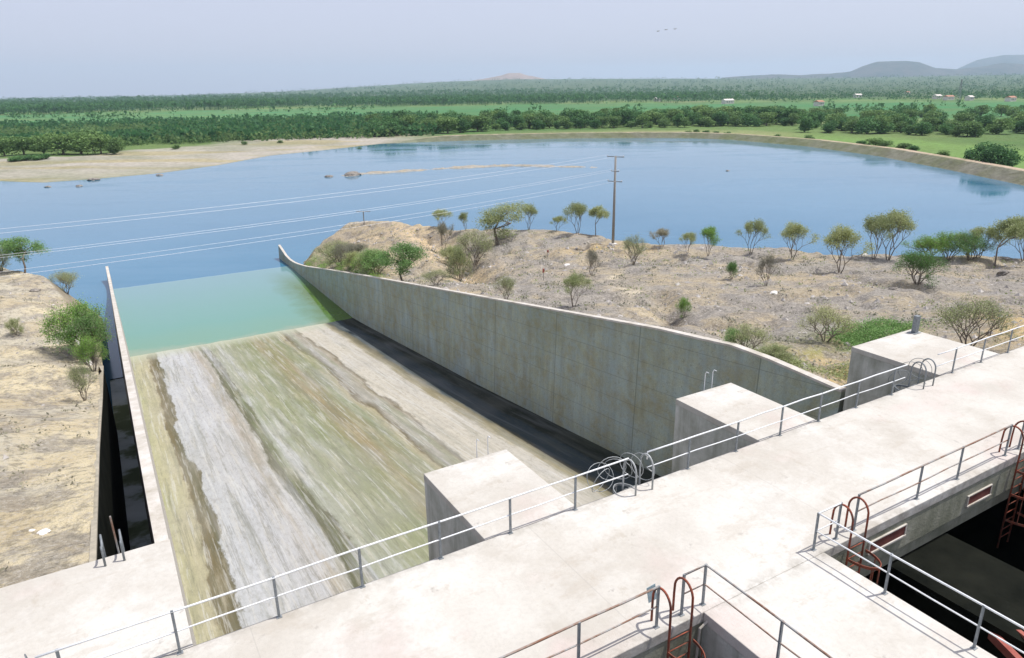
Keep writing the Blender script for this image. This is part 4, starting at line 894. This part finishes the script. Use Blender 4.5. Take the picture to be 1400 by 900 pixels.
# distant woodland as one mass
def wood_stuff(name, label, n, r0, r1_, c0, c1, h0, h1, mat, seed, q=12, palm=False, gate=.0, wfac=.55):
    g = np.random.default_rng(seed); r = 1/g.uniform(1/r1_, 1/r0, n); c = g.uniform(c0, c1, n); az = YAW+np.arctan((c-700)/FPX*math.cos(PITCH)); x, y = r*np.sin(az), r*np.cos(az)
    ok = fbm(x/170, y/170, seed)+fbm((x*.86-y*.5)/60, (x*.5+y*.86)/300, seed+5)*.6+g.uniform(-.15, .15, n) > gate
    if palm: ok &= g.random(n) < np.clip((1080-c)/420, 0, 1)
    x, y, r = x[ok], y[ok], r[ok]
    z, d, b = ground_h(x, y); m = len(x); h = (h0+(h1-h0)*g.random(m)**1.5*(1.25 if palm else 1.7))*np.clip(r/2500, 1, 2.2); i = np.repeat(np.arange(m), q)
    v = g.normal(size=(m*q, 3)); v /= np.linalg.norm(v, axis=1)[:, None]
    if palm: C_ = np.stack([x[i], y[i], z[i]+h[i]*.85], 1)+v*np.stack([h[i]*.28, h[i]*.28, h[i]*.16], 1)
    else: C_ = np.stack([x[i], y[i], z[i]+h[i]*.5], 1)+v*np.stack([h[i]*wfac, h[i]*wfac, h[i]*.42], 1)
    V, F = quads(C_, (h[i]*g.uniform(.14, .3, m*q)), seed)
    if palm:
        a = .16+r*.00004; T_ = np.stack([np.stack([x-a, y+a*.5, z], 1), np.stack([x+a, y-a*.5, z], 1), np.stack([x+a, y-a*.5, z+h*.85], 1), np.stack([x-a, y+a*.5, z+h*.85], 1)], 1).reshape(-1, 3)
        F = np.concatenate([F, np.arange(len(T_)).reshape(-1, 4)+len(V)]); V = np.concatenate([V, T_])
    o = bpy.data.objects.new(name, np_mesh(name, V, F, mat)); COL.objects.link(o); tag(o, label, None, None, 'stuff')
wood_stuff('palm_grove', 'dense dark palm groves in a broad band below the horizon', 11000, 1380, 3600, -60, 1080, 9, 14, L_MASS, 3, 10, True, -.2)
wood_stuff('scrub_wood', 'patchy green scrub and trees between the beach and the groves', 4200, 480, 860, -60, 600, 3, 6.0, L_MASS, 4, 12, False, -.15)
wood_stuff('thorn_scrub', 'lighter yellow-green thorn scrub between the beach and the groves', 4200, 470, 900, -60, 620, 2, 4.5, L_MASSL, 24, 12, False, -.05, .7)
wood_stuff('field_trees', 'scattered trees and hedges on the green plain', 2200, 760, 1600, -60, 1460, 3, 7, L_FAR, 14, 14, False, .22)
wood_stuff('far_wood', 'distant woods fading towards the horizon', 9000, 1450, 8500, -60, 1460, 5, 9, L_MASS, 6, 8, False, -.25, .9)
# distant houses and mast
HW = m_simple('limewash', (.62,.56,.50), (.75,.70,.65), .5, .9); HR_ = m_simple('clay_roof', (.35,.17,.11), (.45,.24,.17), .5, .9)
HS = [(905,1500,'white farmhouse right of centre on the far plain'),(932,1650,'smaller pale farmhouse right of the first one'),(1002,1250,'pink house among trees beyond the green plain'),(1248,2100,'long white building below the flat topped hill'),(1290,1500,'house left of the mast'),(1306,1420,'second house just left of the mast'),(1335,1400,'house just right of the mast'),(1392,1300,'pale house at the right edge among trees'),(1180,1700,'small pink house left of the long white building'),(1128,1100,'low house at the edge of the green plain')]
for i, (c, dist, lab) in enumerate(HS):
    x, y = azr(c, dist); z = float(ground_h(np.array([x]), np.array([y]))[0][0])+1; s = 6+(i % 3)*2; t = thing('farmhouse', lab, 'house', (x, y, z), 'houses on the far plain')
    MB().box(x-s, x+s, y-4, y+4, z-1, z+4.5).build('wall', HW, t)
    MB().add([(x-s-.5,y-4.6,z+4.5),(x+s+.5,y-4.6,z+4.5),(x+s+.5,y+4.6,z+4.5),(x-s-.5,y+4.6,z+4.5),(x-s-.5,y,z+6.6),(x+s+.5,y,z+6.6)], [(0,1,5,4),(2,3,4,5),(0,4,3),(1,2,5),(0,3,2,1)]).build('roof', HR_ if i % 2 else HW, t)
    for k in (-.6,-.1,.45): MB().box(x+s*k, x+s*k+1.4, y-4.06, y-4.003, z+1.2, z+2.8).build('window', DARK, t)
x, y = azr(1320, 1300); z = float(ground_h(np.array([x]), np.array([y]))[0][0]); t = thing('lattice_mast', 'thin lattice mast on the plain below the right hand hills', 'mast', (x, y, z)); m = MB()
for sx, sy in ((-1,-1),(1,-1),(1,1),(-1,1)): m.bar((x+sx*2.2,y+sy*2.2,z),(x+sx*.4,y+sy*.4,z+32), .35, .35)
m.build('legs', GREY, t); m = MB()
for k in range(8):
    a, b = 2.2-1.8*k/8, 2.2-1.8*(k+1)/8; m.bar((x-a,y-a,z+4*k),(x+b,y-b,z+4*k+4),.2,.2).bar((x+a,y-a,z+4*k),(x-b,y-b,z+4*k+4),.2,.2)
m.build('bracing', GREY, t); m = MB()
for k in (20, 25, 30): m.bar((x-4,y,z+k),(x+4,y,z+k),.3,.3)
m.build('crossarm', GREY, t)
# birds
BD = m_simple('bird_plumage', (.03,.03,.03), (.06,.055,.05), 20)
for px_, py_, lab in ((900,43,'dark bird in the sky, leftmost of three'),(911,41,'dark bird in the sky, middle of three'),(923,40,'dark bird in the sky, rightmost of three')):
    d = ray(px_, py_); p = CC+d*150; t = thing('bird', lab, 'bird', p, 'birds in the sky')
    m = MB(); m.tube([p+np.array([-.22,0,0]), p+np.array([-.1,0,.02]), p+np.array([.1,0,.02]), p+np.array([.2,0,.0])], .05, 8, .03); m.build('body', BD, t)
    for s in (-1, 1): MB().add([p+np.array([-.08,s*.03,.03]), p+np.array([.1,s*.03,.03]), p+np.array([.04,s*.32,.14]), p+np.array([-.08,s*.58,.05])], [(0,1,2,3)]).build('wing', BD, t)

# ------------------------------------------------------------------ haze
t = bpy.data.materials.new('haze_air'); t.use_nodes = True; nt = t.node_tree; nt.nodes.clear()
out = nt.nodes.new('ShaderNodeOutputMaterial'); v = nt.nodes.new('ShaderNodeVolumePrincipled'); v.inputs['Color'].default_value = (.66,.86,1,1); v.inputs['Density'].default_value = 8.0e-5; v.inputs['Anisotropy'].default_value = .1
nt.links.new(v.outputs[0], out.inputs['Volume'])
o = MB().box(-14200, 14200, -14200, 14200, -28, 460).build('haze', t); tag(o, 'thin bluish haze over the plain', None, None, 'stuff')

# ------------------------------------------------------------------ light, sky, camera
sun_dir = Vector((.39,-.115,.914)).normalized(); el = math.asin(sun_dir.z); azs = math.atan2(sun_dir.x, sun_dir.y)
L = bpy.data.lights.new('sun', 'SUN'); L.energy = 5.0; L.angle = R(.5); L.color = (1,.965,.925)
so = bpy.data.objects.new('sun', L); COL.objects.link(so); so.rotation_euler = sun_dir.to_track_quat('Z', 'Y').to_euler(); so.location = (0,0,60)
w = bpy.data.worlds.new('World'); sc.world = w; w.use_nodes = True; nt = w.node_tree; bg = nt.nodes['Background']
sky = nt.nodes.new('ShaderNodeTexSky'); sky.sky_type = 'NISHITA'; sky.sun_disc = False; sky.sun_elevation = el; sky.sun_rotation = azs; sky.air_density = 1.0; sky.dust_density = 2.5; sky.ozone_density = 1.5
mx = nt.nodes.new('ShaderNodeMix'); mx.data_type = 'RGBA'; mx.inputs[0].default_value = .6; mx.inputs[7].default_value = (9.3,9.35,11.6,1)
nt.links.new(sky.outputs[0], mx.inputs[6]); nt.links.new(mx.outputs[2], bg.inputs[0]); bg.inputs[1].default_value = .1
cam = bpy.data.cameras.new('camera'); cam.sensor_width = 36; cam.sensor_fit = 'HORIZONTAL'; cam.lens = FPX/1400*36; cam.clip_start = .1; cam.clip_end = 60000
co = bpy.data.objects.new('camera', cam); COL.objects.link(co)
from mathutils import Matrix
m = Matrix.Identity(4)
for i in range(3): m[i][0], m[i][1], m[i][2], m[i][3] = CR[i], CU[i], -CF[i], CC[i]
co.matrix_world = m; sc.camera = co
sc.view_settings.view_transform = 'Standard'; sc.view_settings.look = 'None'; sc.view_settings.exposure = 0.0; sc.view_settings.gamma = 1
sc.render.engine = 'CYCLES'; sc.cycles.max_bounces = 6; sc.cycles.diffuse_bounces = 3; sc.cycles.volume_bounces = 0; sc.cycles.transparent_max_bounces = 6
